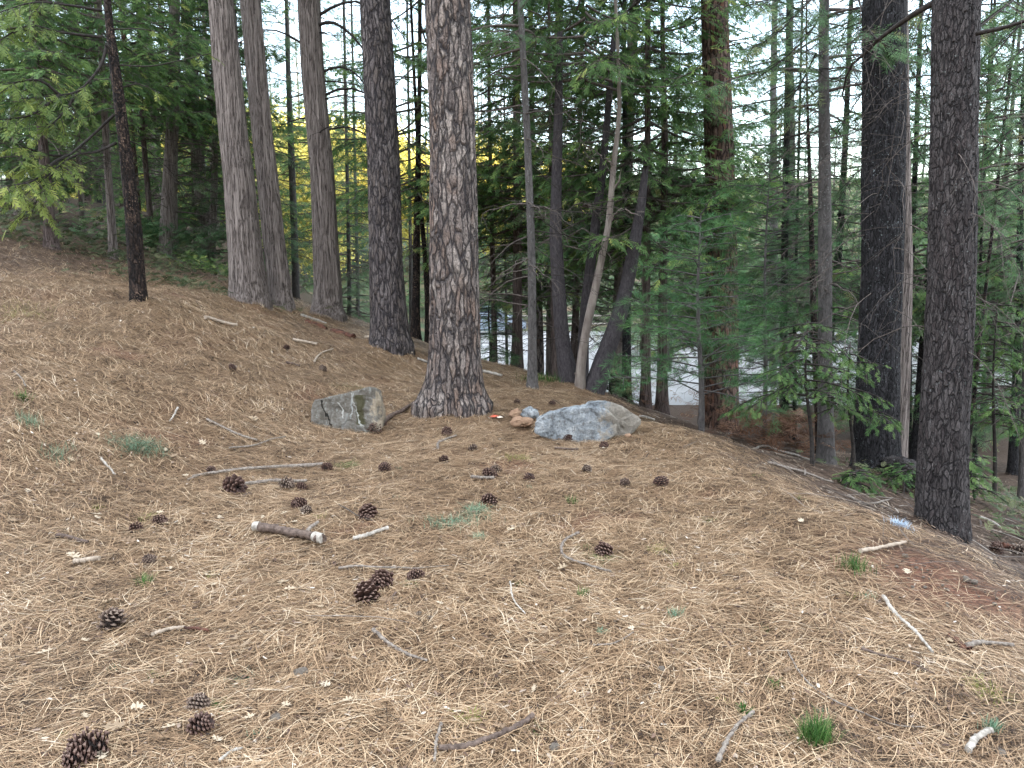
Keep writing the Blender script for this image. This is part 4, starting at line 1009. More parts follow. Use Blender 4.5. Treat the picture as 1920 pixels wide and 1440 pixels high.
# ------------------------------------------------------------------ low shrubs and undergrowth
def shrub(name, label, cat, u0, v0, wx, wy, n_, mat, seed, tpl=T_CEDAR, s=(.08, .16), h=.12, world=None, group=None, tint=0):
    c = hit(u0, v0) if world is None else np.array([world[0], world[1], hz(*world)])
    r_ = np.random.default_rng(seed); x = c[0] + r_.normal(0, wx, n_); y = c[1] + r_.normal(0, wy, n_)
    z = np.array([hz(a, b_) for a, b_ in zip(x, y)]) + r_.random(n_) * h
    A = r_.uniform(0, 6.28, n_); D = np.stack([np.cos(A), np.sin(A), r_.uniform(.1, 1.0, n_)], 1)
    mb = MB(); stamp(mb, tpl[0], tpl[1], np.stack([x, y, z], 1) - c, D, unit(np.stack([r_.normal(0, .4, n_), r_.normal(0, .4, n_), np.ones(n_)], 1)), r_.uniform(s[0], s[1], n_), np.clip(r_.normal(.5 + tint, .25, n_), 0, 1))
    o = mb.build(name, mat); o.location = c; return tag(o, label, cat, group)
shrub('low_shrub', 'dull green mat of low shrub at the foot of the widest cedar', 'shrub', 0, 0, .75, .35, 420, M['shrub'], 70, world=(-4.9, 11.9), h=.15)
shrub('low_shrub', 'grey green undergrowth patch beside the stout grey cedar', 'shrub', 0, 0, .9, .6, 420, M['shrub'], 71, world=(-6.2, 13.6), h=.25)
shrub('low_shrub', 'dark undergrowth under the left edge trees on the hillcrest', 'shrub', 0, 0, 1.6, .7, 700, M['shrub'], 72, world=(-8.6, 13.8), h=.5, s=(.12, .25))
shrub('low_shrub', 'bluish green bush between the purple brown trunk and the stout grey cedar', 'shrub', 0, 0, .8, .5, 900, M['fir_leaf'], 73, world=(-8.0, 17.2), h=.7, s=(.15, .3), tint=.15)
shrub('low_shrub', 'green bush with one bright tuft in front of the stout grey cedar', 'shrub', 0, 0, .35, .3, 380, M['cedar_leaf'], 74, world=(-5.9, 15.2), h=.3, tint=.2)
shrub('dead_fern', 'rusty dead fern clump right of the dark straight trunk with rusty base', 'plant', 0, 0, .22, .2, 110, M['deadfern'], 75, world=(1.95, 12.2), h=.45, s=(.15, .3), tpl=T_FIR)
shrub('dead_fern', 'big drooping rust brown fern clump below the second young pine', 'plant', 0, 0, .45, .35, 220, M['deadfern'], 76, world=(3.15, 9.4), h=.45, s=(.15, .35), tpl=T_FIR)
shrub('dead_fern', 'brown fern clump left of the grey barked fir', 'plant', 0, 0, .35, .3, 150, M['deadfern'], 77, world=(3.7, 9.9), h=.4, s=(.15, .3), tpl=T_FIR)
for k_, (x_, y_) in enumerate([(4.8, 6.6), (5.2, 7.6), (4.4, 5.9), (6.2, 8.4), (3.7, 6.9), (7.2, 10.5), (5.6, 11)]):
    shrub('low_shrub', 'wispy low green growth in the litter, ' + ['right of the black fir', 'close behind the fallen log', 'right of the nearest brown fir', 'far right behind the log', 'at the foot of the big cedar sapling', 'near the right edge trunk', 'beneath the leafy sapling'][k_], 'shrub', 0, 0, .3, .25, 120, M['shrub'], 80 + k_, world=(x_, y_), h=.12, s=(.07, .16), group='low growth on the right slope', tint=.1)

# ------------------------------------------------------------------ boulders
def rock(name, label, cat, outline, Y, depth, mat, seed, back=.75, lift=0, sub=5, rough=.03, dense=True, front_bulge=.5, cuts=0):
    """convex boulder whose outline seen from the front follows the pixel outline on the plane y=Y"""
    P = np.array([at(u, v, Y) for u, v in outline]); c = P.mean(0)
    Q = P[:, [0, 2]] - c[[0, 2]]
    import bmesh
    bm = bmesh.new(); bmesh.ops.create_icosphere(bm, subdivisions=sub, radius=1); vs = np.array([v.co[:] for v in bm.verts])
    # radius of outline by angle
    ang = np.arctan2(Q[:, 1], Q[:, 0]); o_ = np.argsort(ang); ang = ang[o_]; q = Q[o_]
    dense_a = np.linspace(-np.pi, np.pi, 361); rad = []
    for a in dense_a:
        d = np.array([math.cos(a), math.sin(a)]); best = 1e9
        for i in range(len(q)):
            p0, p1 = q[i], q[(i + 1) % len(q)]; e = p1 - p0
            den = d[0] * e[1] - d[1] * e[0]
            if abs(den) < 1e-9: continue
            t_ = (p0[0] * e[1] - p0[1] * e[0]) / den; s_ = (p0[0] * d[1] - p0[1] * d[0]) / den
            if t_ > 0 and -1e-6 <= s_ <= 1 + 1e-6: best = min(best, t_)
        rad.append(best)
    rad = np.array(rad)
    v = vs; rxz = np.hypot(v[:, 0], v[:, 2]); a = np.arctan2(v[:, 2], v[:, 0]); rb_ = np.interp(a, dense_a, rad)
    # superellipsoid-like mapping: flat front face, slightly narrower back
    pw = .42 if dense else .75
    prof = np.clip(rxz, 0, 1) ** pw
    y = np.sign(v[:, 1]) * (np.abs(v[:, 1]) ** (.55)) * depth / 2
    sh = np.where(y > 0, 1 - (1 - back) * (y / (depth / 2)), 1)
    x = np.cos(a) * rb_ * prof * sh; z = np.sin(a) * rb_ * prof * sh
    n_ = fbm(vs[:, 0] * 2.2, vs[:, 1] * 2.2, vs[:, 2] * 2.2, seed, 5) * rough * 2.2
    ridg = np.abs(vnoise(vs[:, 0] * 1.6, vs[:, 1] * 1.6, vs[:, 2] * 1.6, seed + 8)) * rough * 2
    fine_ = fbm(vs[:, 0] * 16, vs[:, 1] * 16, vs[:, 2] * 16, seed + 5, 3) * rough * .35
    d = vs * (n_ - ridg + fine_)[:, None]
    co = np.stack([x, y, z], 1) + d
    r_ = np.random.default_rng(seed + 300)
    for _ in range(cuts):
        nn_ = unit(r_.normal(0, 1, 3)); nn_[1] = -abs(nn_[1]); nn_ = unit(nn_); dd = co @ nn_; lim = dd.max() * r_.uniform(.78, .93)
        co = co - np.clip(dd - lim, 0, None)[:, None] * nn_ * .9
    co = co + vs * (fine_ * 1.2)[:, None]
    for vert, p in zip(bm.verts, co): vert.co = p
    me = bpy.data.meshes.new(name); bm.to_mesh(me); bm.free(); me.materials.append(mat)
    for p in me.polygons: p.use_smooth = True
    o = obj(name, me); o.location = (c[0], Y + depth * .3, c[2] + lift); tag(o, label, cat); return o
def block(name, label, cat, parts, Y, mat, seed, voxel=.010, rough=.009, chip=.035):
    """parts: list of (front outline px, depth of the front plane behind Y, thickness, back scale, back rise). joined, remeshed into one rock, then weathered"""
    c = at(*np.mean(parts[0][0], 0), Y); me = bpy.data.meshes.new(name); vs = []; fs = []
    for (ol, dy, th_, bs, rise) in parts:
        P = np.array([at(u, v, Y + dy) for u, v in ol]) - c; m_ = P.mean(0); n_ = len(P); k0 = len(vs)
        B = (P - m_) * np.array([bs, 1, bs]) + m_ + np.array([0, th_, rise]); vs += [tuple(p) for p in P] + [tuple(p) for p in B]
        fs += [tuple(k0 + i for i in range(n_)), tuple(k0 + n_ + i for i in reversed(range(n_)))] + [(k0 + i, k0 + n_ + i, k0 + n_ + (i + 1) % n_, k0 + (i + 1) % n_) for i in range(n_)]
    me.from_pydata(vs, [], fs); me.update()
    import bmesh
    bm = bmesh.new(); bm.from_mesh(me); bmesh.ops.recalc_face_normals(bm, faces=bm.faces); bm.to_mesh(me); bm.free()
    o = obj(name, me); md = o.modifiers.new('r', 'REMESH'); md.mode = 'VOXEL'; md.voxel_size = voxel; md.use_smooth_shade = True
    sm = o.modifiers.new('s', 'SMOOTH'); sm.iterations = 4; sm.factor = .5
    bpy.context.view_layer.update(); dg = bpy.context.evaluated_depsgraph_get()
    m2 = bpy.data.meshes.new_from_object(o.evaluated_get(dg)); o.modifiers.clear(); o.data = m2; m2.materials.clear(); m2.materials.append(mat)
    n_ = len(m2.vertices); co = np.empty(n_ * 3, np.float32); m2.vertices.foreach_get('co', co); co = co.reshape(-1, 3).astype(float)
    nr = np.empty(n_ * 3, np.float32); m2.vertices.foreach_get('normal', nr); nr = nr.reshape(-1, 3)
    k = 9
    d = rough * 2 * fbm(co[:, 0] * k, co[:, 1] * k, co[:, 2] * k, seed, 4) - chip * np.clip(.08 - np.abs(fbm(co[:, 0] * 4, co[:, 1] * 4, co[:, 2] * 4, seed + 4, 3)), 0, 1) * 4 + rough * .35 * fbm(co[:, 0] * 50, co[:, 1] * 50, co[:, 2] * 50, seed + 7, 2)
    co = co + nr * d[:, None]; m2.vertices.foreach_set('co', co.astype(np.float32).ravel()); m2.update()
    for p in m2.polygons: p.use_smooth = True
    o.location = c; tag(o, label, cat); return o
def rockmat(name, stops, streaks=None, spot=None, sc=7, tanlow=None):
    m, t, b = newmat(name); o = objvec(t)
    n1 = noise(t, o, sc, 6, .7); n2 = noise(t, o, sc * 5, 6, .85)
    c = ramp(t, math_(t, 'ADD', math_(t, 'MULTIPLY', n1, .6), math_(t, 'MULTIPLY', n2, .4)), stops)
    if spot: c = mix(t, ramp(t, noise(t, o, 26, 4, .7), [(.56, (0,) * 3), (.63, (.8,) * 3)]), c, spot)
    if tanlow:
        sp = N(t, 'ShaderNodeSeparateXYZ'); t.links.new(o, sp.inputs[0])
        f_ = math_(t, 'ADD', math_(t, 'MULTIPLY', sp.outputs['XYZ'.find(tanlow[1]) if False else tanlow[1]], tanlow[2]), math_(t, 'MULTIPLY', n1, 1.1))
        c = mix(t, ramp(t, f_, [(tanlow[3], (0,) * 3), (tanlow[3] + .14, (1,) * 3)]), c, ramp(t, math_(t, 'ADD', math_(t, 'MULTIPLY', n1, .5), math_(t, 'MULTIPLY', n2, .5)), [(.36, tuple(q * .38 for q in tanlow[0])), (.5, tanlow[0]), (.66, tuple(min(.7, q * 1.5) for q in tanlow[0]))]))
    if streaks:
        sp = N(t, 'ShaderNodeSeparateXYZ'); t.links.new(o, sp.inputs[0])
        for (x0, sl, wd_, z0, z1, colr) in streaks:     # a line x = x0 + sl*z with wobble
            wob = math_(t, 'MULTIPLY', math_(t, 'SUBTRACT', noise(t, o, 9, 3), .5), .12)
            dx = math_(t, 'ABSOLUTE', math_(t, 'ADD', math_(t, 'SUBTRACT', sp.outputs[0], math_(t, 'MULTIPLY_ADD', sp.outputs[2], sl, x0)), wob))
            a_ = ramp(t, math_(t, 'DIVIDE', dx, wd_), [(.5, (1,) * 3), (1, (0,) * 3)])
            zz_ = math_(t, 'MULTIPLY', math_(t, 'GREATER_THAN', sp.outputs[2], z0), math_(t, 'LESS_THAN', sp.outputs[2], z1))
            c = mix(t, math_(t, 'MULTIPLY', math_(t, 'MULTIPLY', a_, zz_), math_(t, 'LESS_THAN', sp.outputs[1], .06)), c, colr)
    t.links.new(c, b.inputs['Base Color'])
    bump(t, b, math_(t, 'ADD', n1, math_(t, 'MULTIPLY', n2, .6)), .045, 1.0); return m
M['rock_a'] = rockmat('grey_brown_boulder_stone', [(.35, (.075, .068, .058)), (.5, (.19, .175, .15)), (.66, (.31, .305, .29))],
    streaks=[(.115, -.05, .05, -.11, .17, (.085, .08, .045)), (.085, -.30, .007, -.13, .19, (.42, .43, .40)), (.03, .12, .008, -.06, .19, (.40, .42, .41)), (-.21, -.32, .010, -.18, .12, (.02, .018, .015)), (-.05, -.4, .008, -.05, .10, (.5, .5, .47))],
    spot=(.30, .31, .29), tanlow=((.34, .29, .22), 0, 1.6, .95))
M['rock_b'] = rockmat('blue_grey_granite', [(.38, (.06, .065, .07)), (.46, (.22, .245, .265)), (.54, (.36, .39, .41)), (.62, (.56, .58, .59))],
    tanlow=((.30, .275, .235), 0, 1.5, .90), spot=(.17, .17, .17), sc=8)
M['rock_orange'] = rockmat('orange_stone', [(.3, (.24, .145, .095)), (.6, (.42, .275, .18)), (.75, (.50, .39, .29))])
M['rock_pale'] = rockmat('pale_stone', [(.3, (.20, .165, .13)), (.6, (.34, .29, .24)), (.75, (.44, .39, .33))])
block('boulder', 'angular grey brown boulder with white streaks beside the plated pine', 'boulder',
     [([(584,815),(582,764),(590,750),(640,739),(690,726),(702,727),(706,770),(712,806),(700,822),(620,824)], 0, .34, .90, -.045),
      ([(640,815),(640,742),(696,727),(708,728),(718,770),(719,790),(712,812)], .06, .24, .90, -.04)], hit(650, 807)[1], M['rock_a'], 90)
block('boulder', 'large low blue grey granite boulder with tan right end', 'boulder',
     [([(1002,812),(1002,792),(1022,777),(1058,768),(1100,762),(1135,768),(1160,788),(1156,815),(1120,838),(1050,836)], 0, .30, .85, -.02),
      ([(1075,830),(1090,768),(1106,752),(1138,750),(1168,762),(1200,782),(1201,794),(1190,812),(1150,832)], .10, .36, .80, -.05)], hit(1080, 829)[1], M['rock_b'], 91, rough=.012)
rock('stone', 'rounded orange stone touching the left end of the granite boulder', 'stone',
     [(956,794),(964,785),(985,782),(1002,787),(1004,796),(985,802),(964,801)], 7.0, .14, M['rock_orange'], 92, .8, 0, 4, .012, False)
rock('stone', 'pale bluish stone behind the rounded orange stone', 'stone',
     [(974,780),(980,768),(994,764),(1008,771),(1010,782),(990,790)], 7.35, .14, M['rock_b'], 93, .8, 0, 4, .012, False)
rock('stone', 'small reddish stone left of the pale bluish stone', 'stone',
     [(954,780),(957,770),(970,766),(978,772),(978,782),(964,786)], 7.4, .10, M['rock_orange'], 94, .8, 0, 4, .010, False)
rock('stone', 'small tan stone at the foot of the granite boulder, right side', 'stone',
     [(1170,818),(1173,814),(1182,813),(1186,818),(1180,822)], 6.35, .05, M['rock_orange'], 95, .8, 0, 3, .004, False)

LM2 = [(650,770,'the angular boulder'),(1100,790,'the granite boulder'),(540,1010,'the cut log'),(700,1098,'the spiky cone pair'),(374,1338,'the bottom cone pair'),(160,1405,'the corner cones'),(210,1166,'the large dark cone'),(280,1050,'the mottled cone'),
 (265,842,'the blue green patch'),(440,912,'the ragged cone'),(690,960,'the dark spiky cone'),(918,938,'the pale tipped cone'),(1100,1045,'the hooked stick'),(1238,903,'the slope edge cone'),(1530,1392,'the dark grass tuft'),(1604,1068,'the bright grass tuft'),
 (1700,1180,'the flecked stick'),(1655,1034,'the cream stick'),(918,1385,'the rough brown branch'),(750,1225,'the bent grey stick'),(1811,1091,'the round whitish pebble'),(619,1246,'the cream lobed leaf'),(45,752,'the leafy green plant'),(1380,1390,'the rising grey stick'),(1600,1330,'the wavy twig'),(160,1060,'the cream curl'),(970,1150,'the middle pale twig'),(1850,1222,'the knotty stick'),(1240,1180,'the midground bare needles')]
_seen = defaultdict(list)
def near(kind, u, v, o):
    d, nm, du, dv = min((math.hypot(u - a, (v - b_) * 1.4), nm, u - a, v - b_) for a, b_, nm in LM2)
    side = ('right of' if du > 0 else 'left of') if abs(du) > abs(dv) * 1.4 else ('below' if dv > 0 else 'above')
    _seen[(kind, side, nm)].append((d, o))
def name_near():
    R_ = ['nearest', 'second nearest', 'third nearest', 'fourth nearest', 'fifth nearest', 'sixth nearest', 'seventh nearest', 'eighth nearest', 'ninth nearest', 'tenth nearest', 'eleventh nearest', 'twelfth nearest']
    for (kind, side, nm), l_ in _seen.items():
        l_.sort(key=lambda q: q[0])
        for k_, (d, o) in enumerate(l_): o['label'] = kind + ' ' + side + ' ' + nm + ('' if len(l_) == 1 else ', ' + R_[min(k_, 11)])
# ------------------------------------------------------------------ pine cones
def cone_mesh(seed, Ln, rad, open_, nsc=110):
    r_ = np.random.default_rng(seed); mb = MB()
    s = np.linspace(0, 1, 9); tubes(mb, np.stack([0 * s, 0 * s, (s - .5) * Ln * .86], 1), rad * .42 * np.sin(np.pi * (s * .85 + .08)) + .002, 10, 0.1)
    for i in range(nsc):
        q = (i + .5) / nsc; A = i * 2.39996; z = (q - .5) * Ln * .84
        pr = math.sin(math.pi * (q * .82 + .12)) ** .7
        el = open_ * (.1 + 1.25 * q) - .25 * (1 - q)                      # scale angle above the horizontal
        l = rad * (.92 * pr + .1) * r_.uniform(.82, 1.16); wd_ = rad * .26 * (.5 + .5 * pr)
        d = np.array([math.cos(A) * math.cos(el), math.sin(A) * math.cos(el), math.sin(el)]); sd = np.array([-math.sin(A), math.cos(A), 0]); upv = np.cross(d, sd) * -1
        o_ = np.array([0, 0, z])
        pts = [o_ + d * l * .25 - sd * wd_ * .3, o_ + d * l * .25 + sd * wd_ * .3, o_ + d * l * .85 + sd * wd_ - upv * .0, o_ + d * l * 1.0 + sd * wd_ * .45 + upv * .004, o_ + d * l * 1.04 + upv * .004,
               o_ + d * l * 1.0 - sd * wd_ * .45 + upv * .004, o_ + d * l * .85 - sd * wd_, o_ + d * l * 1.1 - upv * .004, o_ + d * l * .88 - upv * .006]
        mb.add(pts, f3=[(0, 1, 8), (1, 2, 8), (6, 0, 8), (2, 7, 8), (7, 6, 8), (2, 3, 7), (3, 4, 7), (4, 5, 7), (5, 6, 7), (0, 6, 1), (1, 6, 2), (2, 6, 3), (3, 6, 5), (3, 5, 4)],
               tint=np.array([.15, .15, .75, .9, 1, .9, .75, .97, .6]))
    return mb.mesh('pine_cone', M['cone'], False)
CM = [cone_mesh(1, .105, .056, .75, 84), cone_mesh(2, .095, .050, .5, 80), cone_mesh(3, .115, .049, .9, 96), cone_mesh(4, .085, .056, .35, 64)]
m_, t_, b_ = newmat('weathered_cone_scales'); b_.inputs['Roughness'].default_value = .8
t_.links.new(ramp(t_, attr(t_), [(0, (.015, .010, .008)), (.6, (.055, .036, .027)), (.86, (.11, .075, .058)), (1, (.24, .19, .15))]), b_.inputs['Base Color'])
_c = M['cone']; M['cone'] = m_
CM += [cone_mesh(5, .098, .058, 1.0, 60), cone_mesh(6, .092, .046, .12, 90)]
M['cone'] = _c
CONES = [
 (703,803,26,'dark pine cone leaning on the lower right corner of the angular boulder'),(716,792,20,'pine cone beneath the dead branch beside the angular boulder'),
 (838,808,22,'small pine cone below the left root of the plated pine'),(885,841,17,'pine cone below the plated pine, right of the curved twig'),(833,862,18,'little brown pine cone under the short curved twig'),
 (722,877,24,'upright pine cone right of the bright green needle sprig'),(613,876,20,'pine cone at the left tip of the bright green needle sprig'),(567,913,21,'pine cone closing the row of three beside the broken branch'),
 (538,908,28,'wide open pine cone in the middle of the row of three'),(440,910,40,'ragged wide pine cone at the left end of the broken branch'),(396,883,18,'reddish pine cone behind the ragged wide one'),
 (562,944,26,'open pine cone, upper of the touching pair above the cut log'),(574,957,25,'pale flecked pine cone, lower of the touching pair above the cut log'),(920,888,26,'pine cone with a smaller one behind, just above the short grey stick'),
 (931,883,13,'tiny pine cone peeking behind a larger one above the short grey stick'),(992,896,17,'small round pine cone right of the short grey stick'),(1100,879,21,'pine cone in open needles left of the path edge, midground'),
 (1132,836,14,'small pine cone just in front of the granite boulder'),(1064,821,18,'faded pine cone touching the granite boulder'),(1171,907,17,'small pine cone left of the one leaning on bark'),
 (1238,903,27,'large pine cone near the slope edge with a pale side'),(918,938,31,'fat pale tipped pine cone above the green grass strip'),(690,960,34,'dark spiky pine cone above the white stick'),
 (1132,1030,36,'dark pine cone inside the bend of the curved grey stick'),(300,975,26,'pine cone half buried by a green tinted sprig at left'),(280,1050,30,'mottled closed pine cone on the left foreground'),
 (256,992,20,'flattened pine cone left of the half buried one'),(717,1084,44,'spiky pine cone lying against the long thin grey stick'),(690,1114,46,'spiky pine cone, lower left of the pair below the long thin stick'),
 (781,1080,24,'small reddish pine cone on the long thin grey stick'),(210,1166,46,'large dark pine cone with a pale leaf behind it'),(374,1317,46,'tight scaled pine cone standing above another near the bottom'),
 (375,1360,50,'pine cone lying right under the tight scaled one'),(172,1395,64,'biggest ragged pine cone in the bottom left corner, upper one'),(150,1418,56,'biggest reddish pine cone in the bottom left corner, lower one'),
 (436,690,15,'pine cone high on the left slope beside a pale pebble'),(606,691,15,'pine cone on the slope up left of the angular boulder'),(537,652,12,'distant pine cone below the rotten red bark'),
 (970,753,13,'distant pine cone behind the small stones'),(1034,757,12,'distant pine cone behind the granite boulder'),(1868,1028,26,'dark pine cone in shadow right of the nearest brown fir'),(1908,1030,28,'dark pine cone at the right edge in shadow'),
]
for k_, (u, v, px, lab) in enumerate(CONES):
    p = hit(u, v + px * .35); s = px / F * cdist(p) / .108
    o = obj('pine_cone', CM[5 if k_ in (12, 16, 25, 31) else [0, 1, 2, 4, 3, 1, 0, 2, 4, 3, 1][k_ % 11]]); s = min(max(s, .7), 1.45)
    o.scale = (s, s, s); o.location = (p[0], p[1], p[2] + .029 * s)
    rr_ = random.Random(k_); o.rotation_euler = (rr_.uniform(.9, 1.9) if k_ % 5 else .35, rr_.uniform(-.3, .3), rr_.uniform(0, 6.28))
    tag(o, lab, 'pine cone', 'pine cones scattered over the needles')

# ------------------------------------------------------------------ sticks and logs
def stick(name, label, pts, wpx, mat, seed=0, lift=.5, sides=8, cat='stick', taper=.45, ends=None, cap=True, branch=None):
    W = [hit(u, v) for u, v in pts]; c = W[len(W) // 2].copy(); P = np.array(W); r0 = wpx / 2 / F * cdist(c)
    n_ = max(14, len(pts) * 8); Q = spline(P, n_); r_ = np.random.default_rng(seed + 500)
    rr_ = r0 * np.linspace(1, taper, n_) * (1 + .14 * r_.normal(0, 1, n_).clip(-1, 1))
    Q[:, 2] = np.array([hz(a, b_) for a, b_ in Q[:, :2]]); Q[:, 2] = np.convolve(np.pad(Q[:, 2], 3, mode='edge'), np.ones(7) / 7, 'valid') + r0 * lift + .020
    Q[:, :2] += r_.normal(0, r0 * .18, (n_, 2))
    mb = MB(); tubes(mb, Q - c, rr_, sides, cap=cap)
    o = mb.build(name, M[mat]); o.location = c
    tag(o, label, cat)
    return o, Q, rr_, c
log, Q, rr_, c = stick('cut_log', 'short thick cut branch with pale sawn ends on the needles', [(476,1001),(520,1006),(560,1014),(604,1024)], 17, 'stick_brown', 1, .9, 18, 'log', .95)
for e, sg in ((0, 1), (-1, -1)):
    a = Q[e] - c; b_ = Q[e + sg * 3] - c; mb = MB()
    d = unit(a - b_); rmx = max(rr_[:5]) * 1.02 if e == 0 else max(rr_[-5:]) * 1.02; tubes(mb, np.array([a - d * (.035 if e == 0 else .06), a - d * .005, a + d * .003]), rmx * np.array([1.0, 1.02, .93]), 18, cap=True)
    mb.build('cut_end', M['stick_white'], log)
mb = MB(); p0 = Q[int(len(Q) * .72)] - c; p1 = hit(597, 995) - c; p1[2] += .05
tubes(mb, np.array([p0, (p0 + p1) / 2 + (0, 0, .01), p1]), np.array([rr_[0] * .55, rr_[0] * .5, rr_[0] * .4]), 10, cap=True); mb.build('side_branch', M['stick_grey'], log)
ST = [
 ('peeled white stick right of the cut branch', [(663,1019),(695,1009),(728,998)], 9, 'stick_white', .8),
 ('long thin grey stick under the two spiky pine cones', [(635,1074),(680,1070),(745,1072),(790,1073),(842,1069)], 5.5, 'stick_grey', .3),
 ('hooked grey stick curving around the dark pine cone', [(1084,1007),(1060,1020),(1052,1040),(1066,1056),(1108,1070),(1146,1080)], 6, 'stick_grey', .7),
 ('rough brown curved branch lying at the bottom centre', [(822,1418),(862,1415),(918,1398),(968,1376),(1001,1354)], 12, 'stick_brown', .9),
 ('thin pale stick crossing the end of the rough brown branch', [(828,1370),(819,1400),(815,1440)], 7, 'stick_grey', .7),
 ('short bent grey stick pointing down right, bottom centre', [(700,1193),(728,1218),(758,1236),(800,1250)], 8, 'stick_grey', .6),
 ('white flecked stick with a green lichen end on the right', [(1655,1128),(1670,1150),(1684,1168),(1716,1196),(1748,1235)], 8, 'stick_white', .6),
 ('grey stick rising to a small green plant at the bottom right', [(1345,1444),(1362,1402),(1384,1370),(1412,1346)], 9, 'stick_grey', .8),
 ('long thin wavy grey twig left of the dark grass tuft', [(1475,1230),(1500,1275),(1540,1312),(1620,1350),(1680,1374),(1732,1376)], 4, 'stick_grey', .5),
 ('straight brown twig between the dark grass tuft and the flecked stick', [(1615,1226),(1680,1248),(1752,1275)], 6, 'stick_brown', .5),
 ('stubby pale stick in the bottom right corner', [(1813,1422),(1830,1400),(1858,1382)], 13, 'stick_white', .9),
 ('grey knotty stick with curled dark bark near the right edge', [(1812,1222),(1845,1216),(1896,1222)], 11, 'stick_grey', .6),
 ('thick cream bark free stick near the slope edge on the right', [(1614,1042),(1650,1036),(1698,1026)], 9, 'stick_pale', .7),
 ('long thin branch lying left of the bright green needle sprig', [(362,900),(440,887),(520,882),(606,876)], 5, 'stick_grey', 1.6),
 ('thin dry branch nearly parallel below the long one', [(352,906),(400,893),(470,884)], 4, 'stick_grey', .6),
 ('broken branch with a pale patch in front of the row of cones', [(452,915),(505,909),(577,908)], 8, 'stick_grey', .7),
 ('thin twig lying diagonal above the blue green moss patch', [(388,791),(430,812),(483,831)], 5, 'stick_grey', .7),
 ('thin twig left below the angular boulder', [(430,845),(480,840),(535,825)], 4, 'stick_grey', .7),
 ('crooked dead branch between the angular boulder and the plated pine', [(716,800),(735,784),(755,775),(782,758)], 9, 'stick_brown', .8),
 ('small curved grey twig below the plated pine', [(821,846),(822,835),(836,829),(856,822)], 5, 'stick_grey', .7),
 ('short grey stick between the pine cones in the middle', [(884,901),(905,903),(927,903)], 7, 'stick_grey', .8),
 ('short dark stick in front of the granite boulder', [(1040,845),(1062,847),(1084,848)], 4.5, 'stick_brown', .8),
 ('cream curved stick left foreground next to a red brown one', [(286,1200),(318,1190),(347,1185)], 8, 'stick_pale', .7),
 ('red brown stub touching the cream curved stick', [(346,1188),(368,1189),(391,1192)], 7, 'rust_wood', .8),
 ('cream curl of bark-like wood at left below the bleached leaves', [(139,1063),(160,1060),(187,1057)], 11, 'stick_pale', .8),
 ('brown rotten stick at left above the cream curl', [(107,1014),(135,1018),(166,1024)], 9, 'stick_brown', .7),
 ('bleached twig at the bottom left of the pine cone pair', [(412,1440),(438,1422),(456,1415)], 7, 'stick_white', .8),
 ('short bleached twig on the left below the moss patch', [(190,865),(202,880),(216,896)], 5, 'stick_white', .7),
 ('thin grey twig above the small green plant at far left', [(27,701),(40,714),(49,732)], 4, 'stick_grey', .7),
 ('pale twig standing out on the slope below the left trunks', [(334,770),(328,782),(319,795)], 4, 'stick_white', .7),
 ('pale curved twig on the slope in front of the leaning cedars', [(590,683),(600,668),(625,658)], 4, 'stick_pale', .6),
 ('pale root-like stick below the scaly grey pine, longest one', [(685,636),(725,652),(775,668)], 6, 'stick_pale', .6),
 ('pale stick ending at the plated pine below the scaly grey pine', [(783,676),(800,682),(818,688)], 5, 'stick_white', .7),
 ('pale grey stick near the crest right of the plated pine', [(893,697),(915,702),(940,708)], 7, 'stick_white', .7),
 ('dark bent stick on the slope left of the boulders', [(537,684),(550,687),(563,691)], 5, 'stick_brown', .7),
 ('pale splinter of wood on the slope below the straight cedar', [(549,640),(570,645),(594,650)], 6, 'stick_pale', .8),
 ('bleached splinters lying high on the left slope', [(385,600),(410,606),(445,614)], 7, 'stick_pale', .6),
 ('long pale fallen branch along the slope edge under the young pines', [(1378,838),(1420,845),(1470,852),(1520,868)], 6, 'stick_white', .6),
 ('grey fallen branch below the cedar sapling on the slope edge', [(1440,872),(1490,886),(1560,912)], 6, 'stick_grey', .6),
 ('pale stick end just right of the granite boulder', [(1200,784),(1214,787),(1228,792)], 5, 'stick_white', .8),
 ('bowed grey branch arching over litter left of the nearest fir', [(1590,935),(1620,948),(1655,945),(1672,940)], 5, 'stick_grey', .5),
 ('leaning pale stick on the right slope, upper one', [(1826,885),(1832,900),(1836,916)], 7, 'stick_grey', .7),
 ('leaning pale stick on the right slope, lower one', [(1838,920),(1850,932),(1862,945)], 6, 'stick_grey', .7),
 ('grey stick in the dark litter at the right edge', [(1838,975),(1856,982),(1875,994)], 5, 'stick_white', .7),
 ('dark rotting stick behind the cone at the right edge', [(1878,1030),(1892,1033),(1908,1040)], 11, 'rust_wood', .8),
 ('slender twig left of the scattered oak leaves, far left middle', [(742,1120),(735,1128),(722,1140)], 4, 'stick_brown', .7),
 ('thin pale twig in the middle of the foreground needles', [(957,1100),(962,1130),(985,1160)], 4, 'stick_white', .6),
 ('thin bowed twig right of the pale green lichen', [(1112,1222),(1150,1217),(1188,1196)], 4, 'stick_grey', .6),
]
for k_, (lab, pts, wp, mt_, tp) in enumerate(ST):
    stick('stick', lab, pts, wp, mt_, k_, .5, 8 if wp > 5 else 6, 'stick', tp)
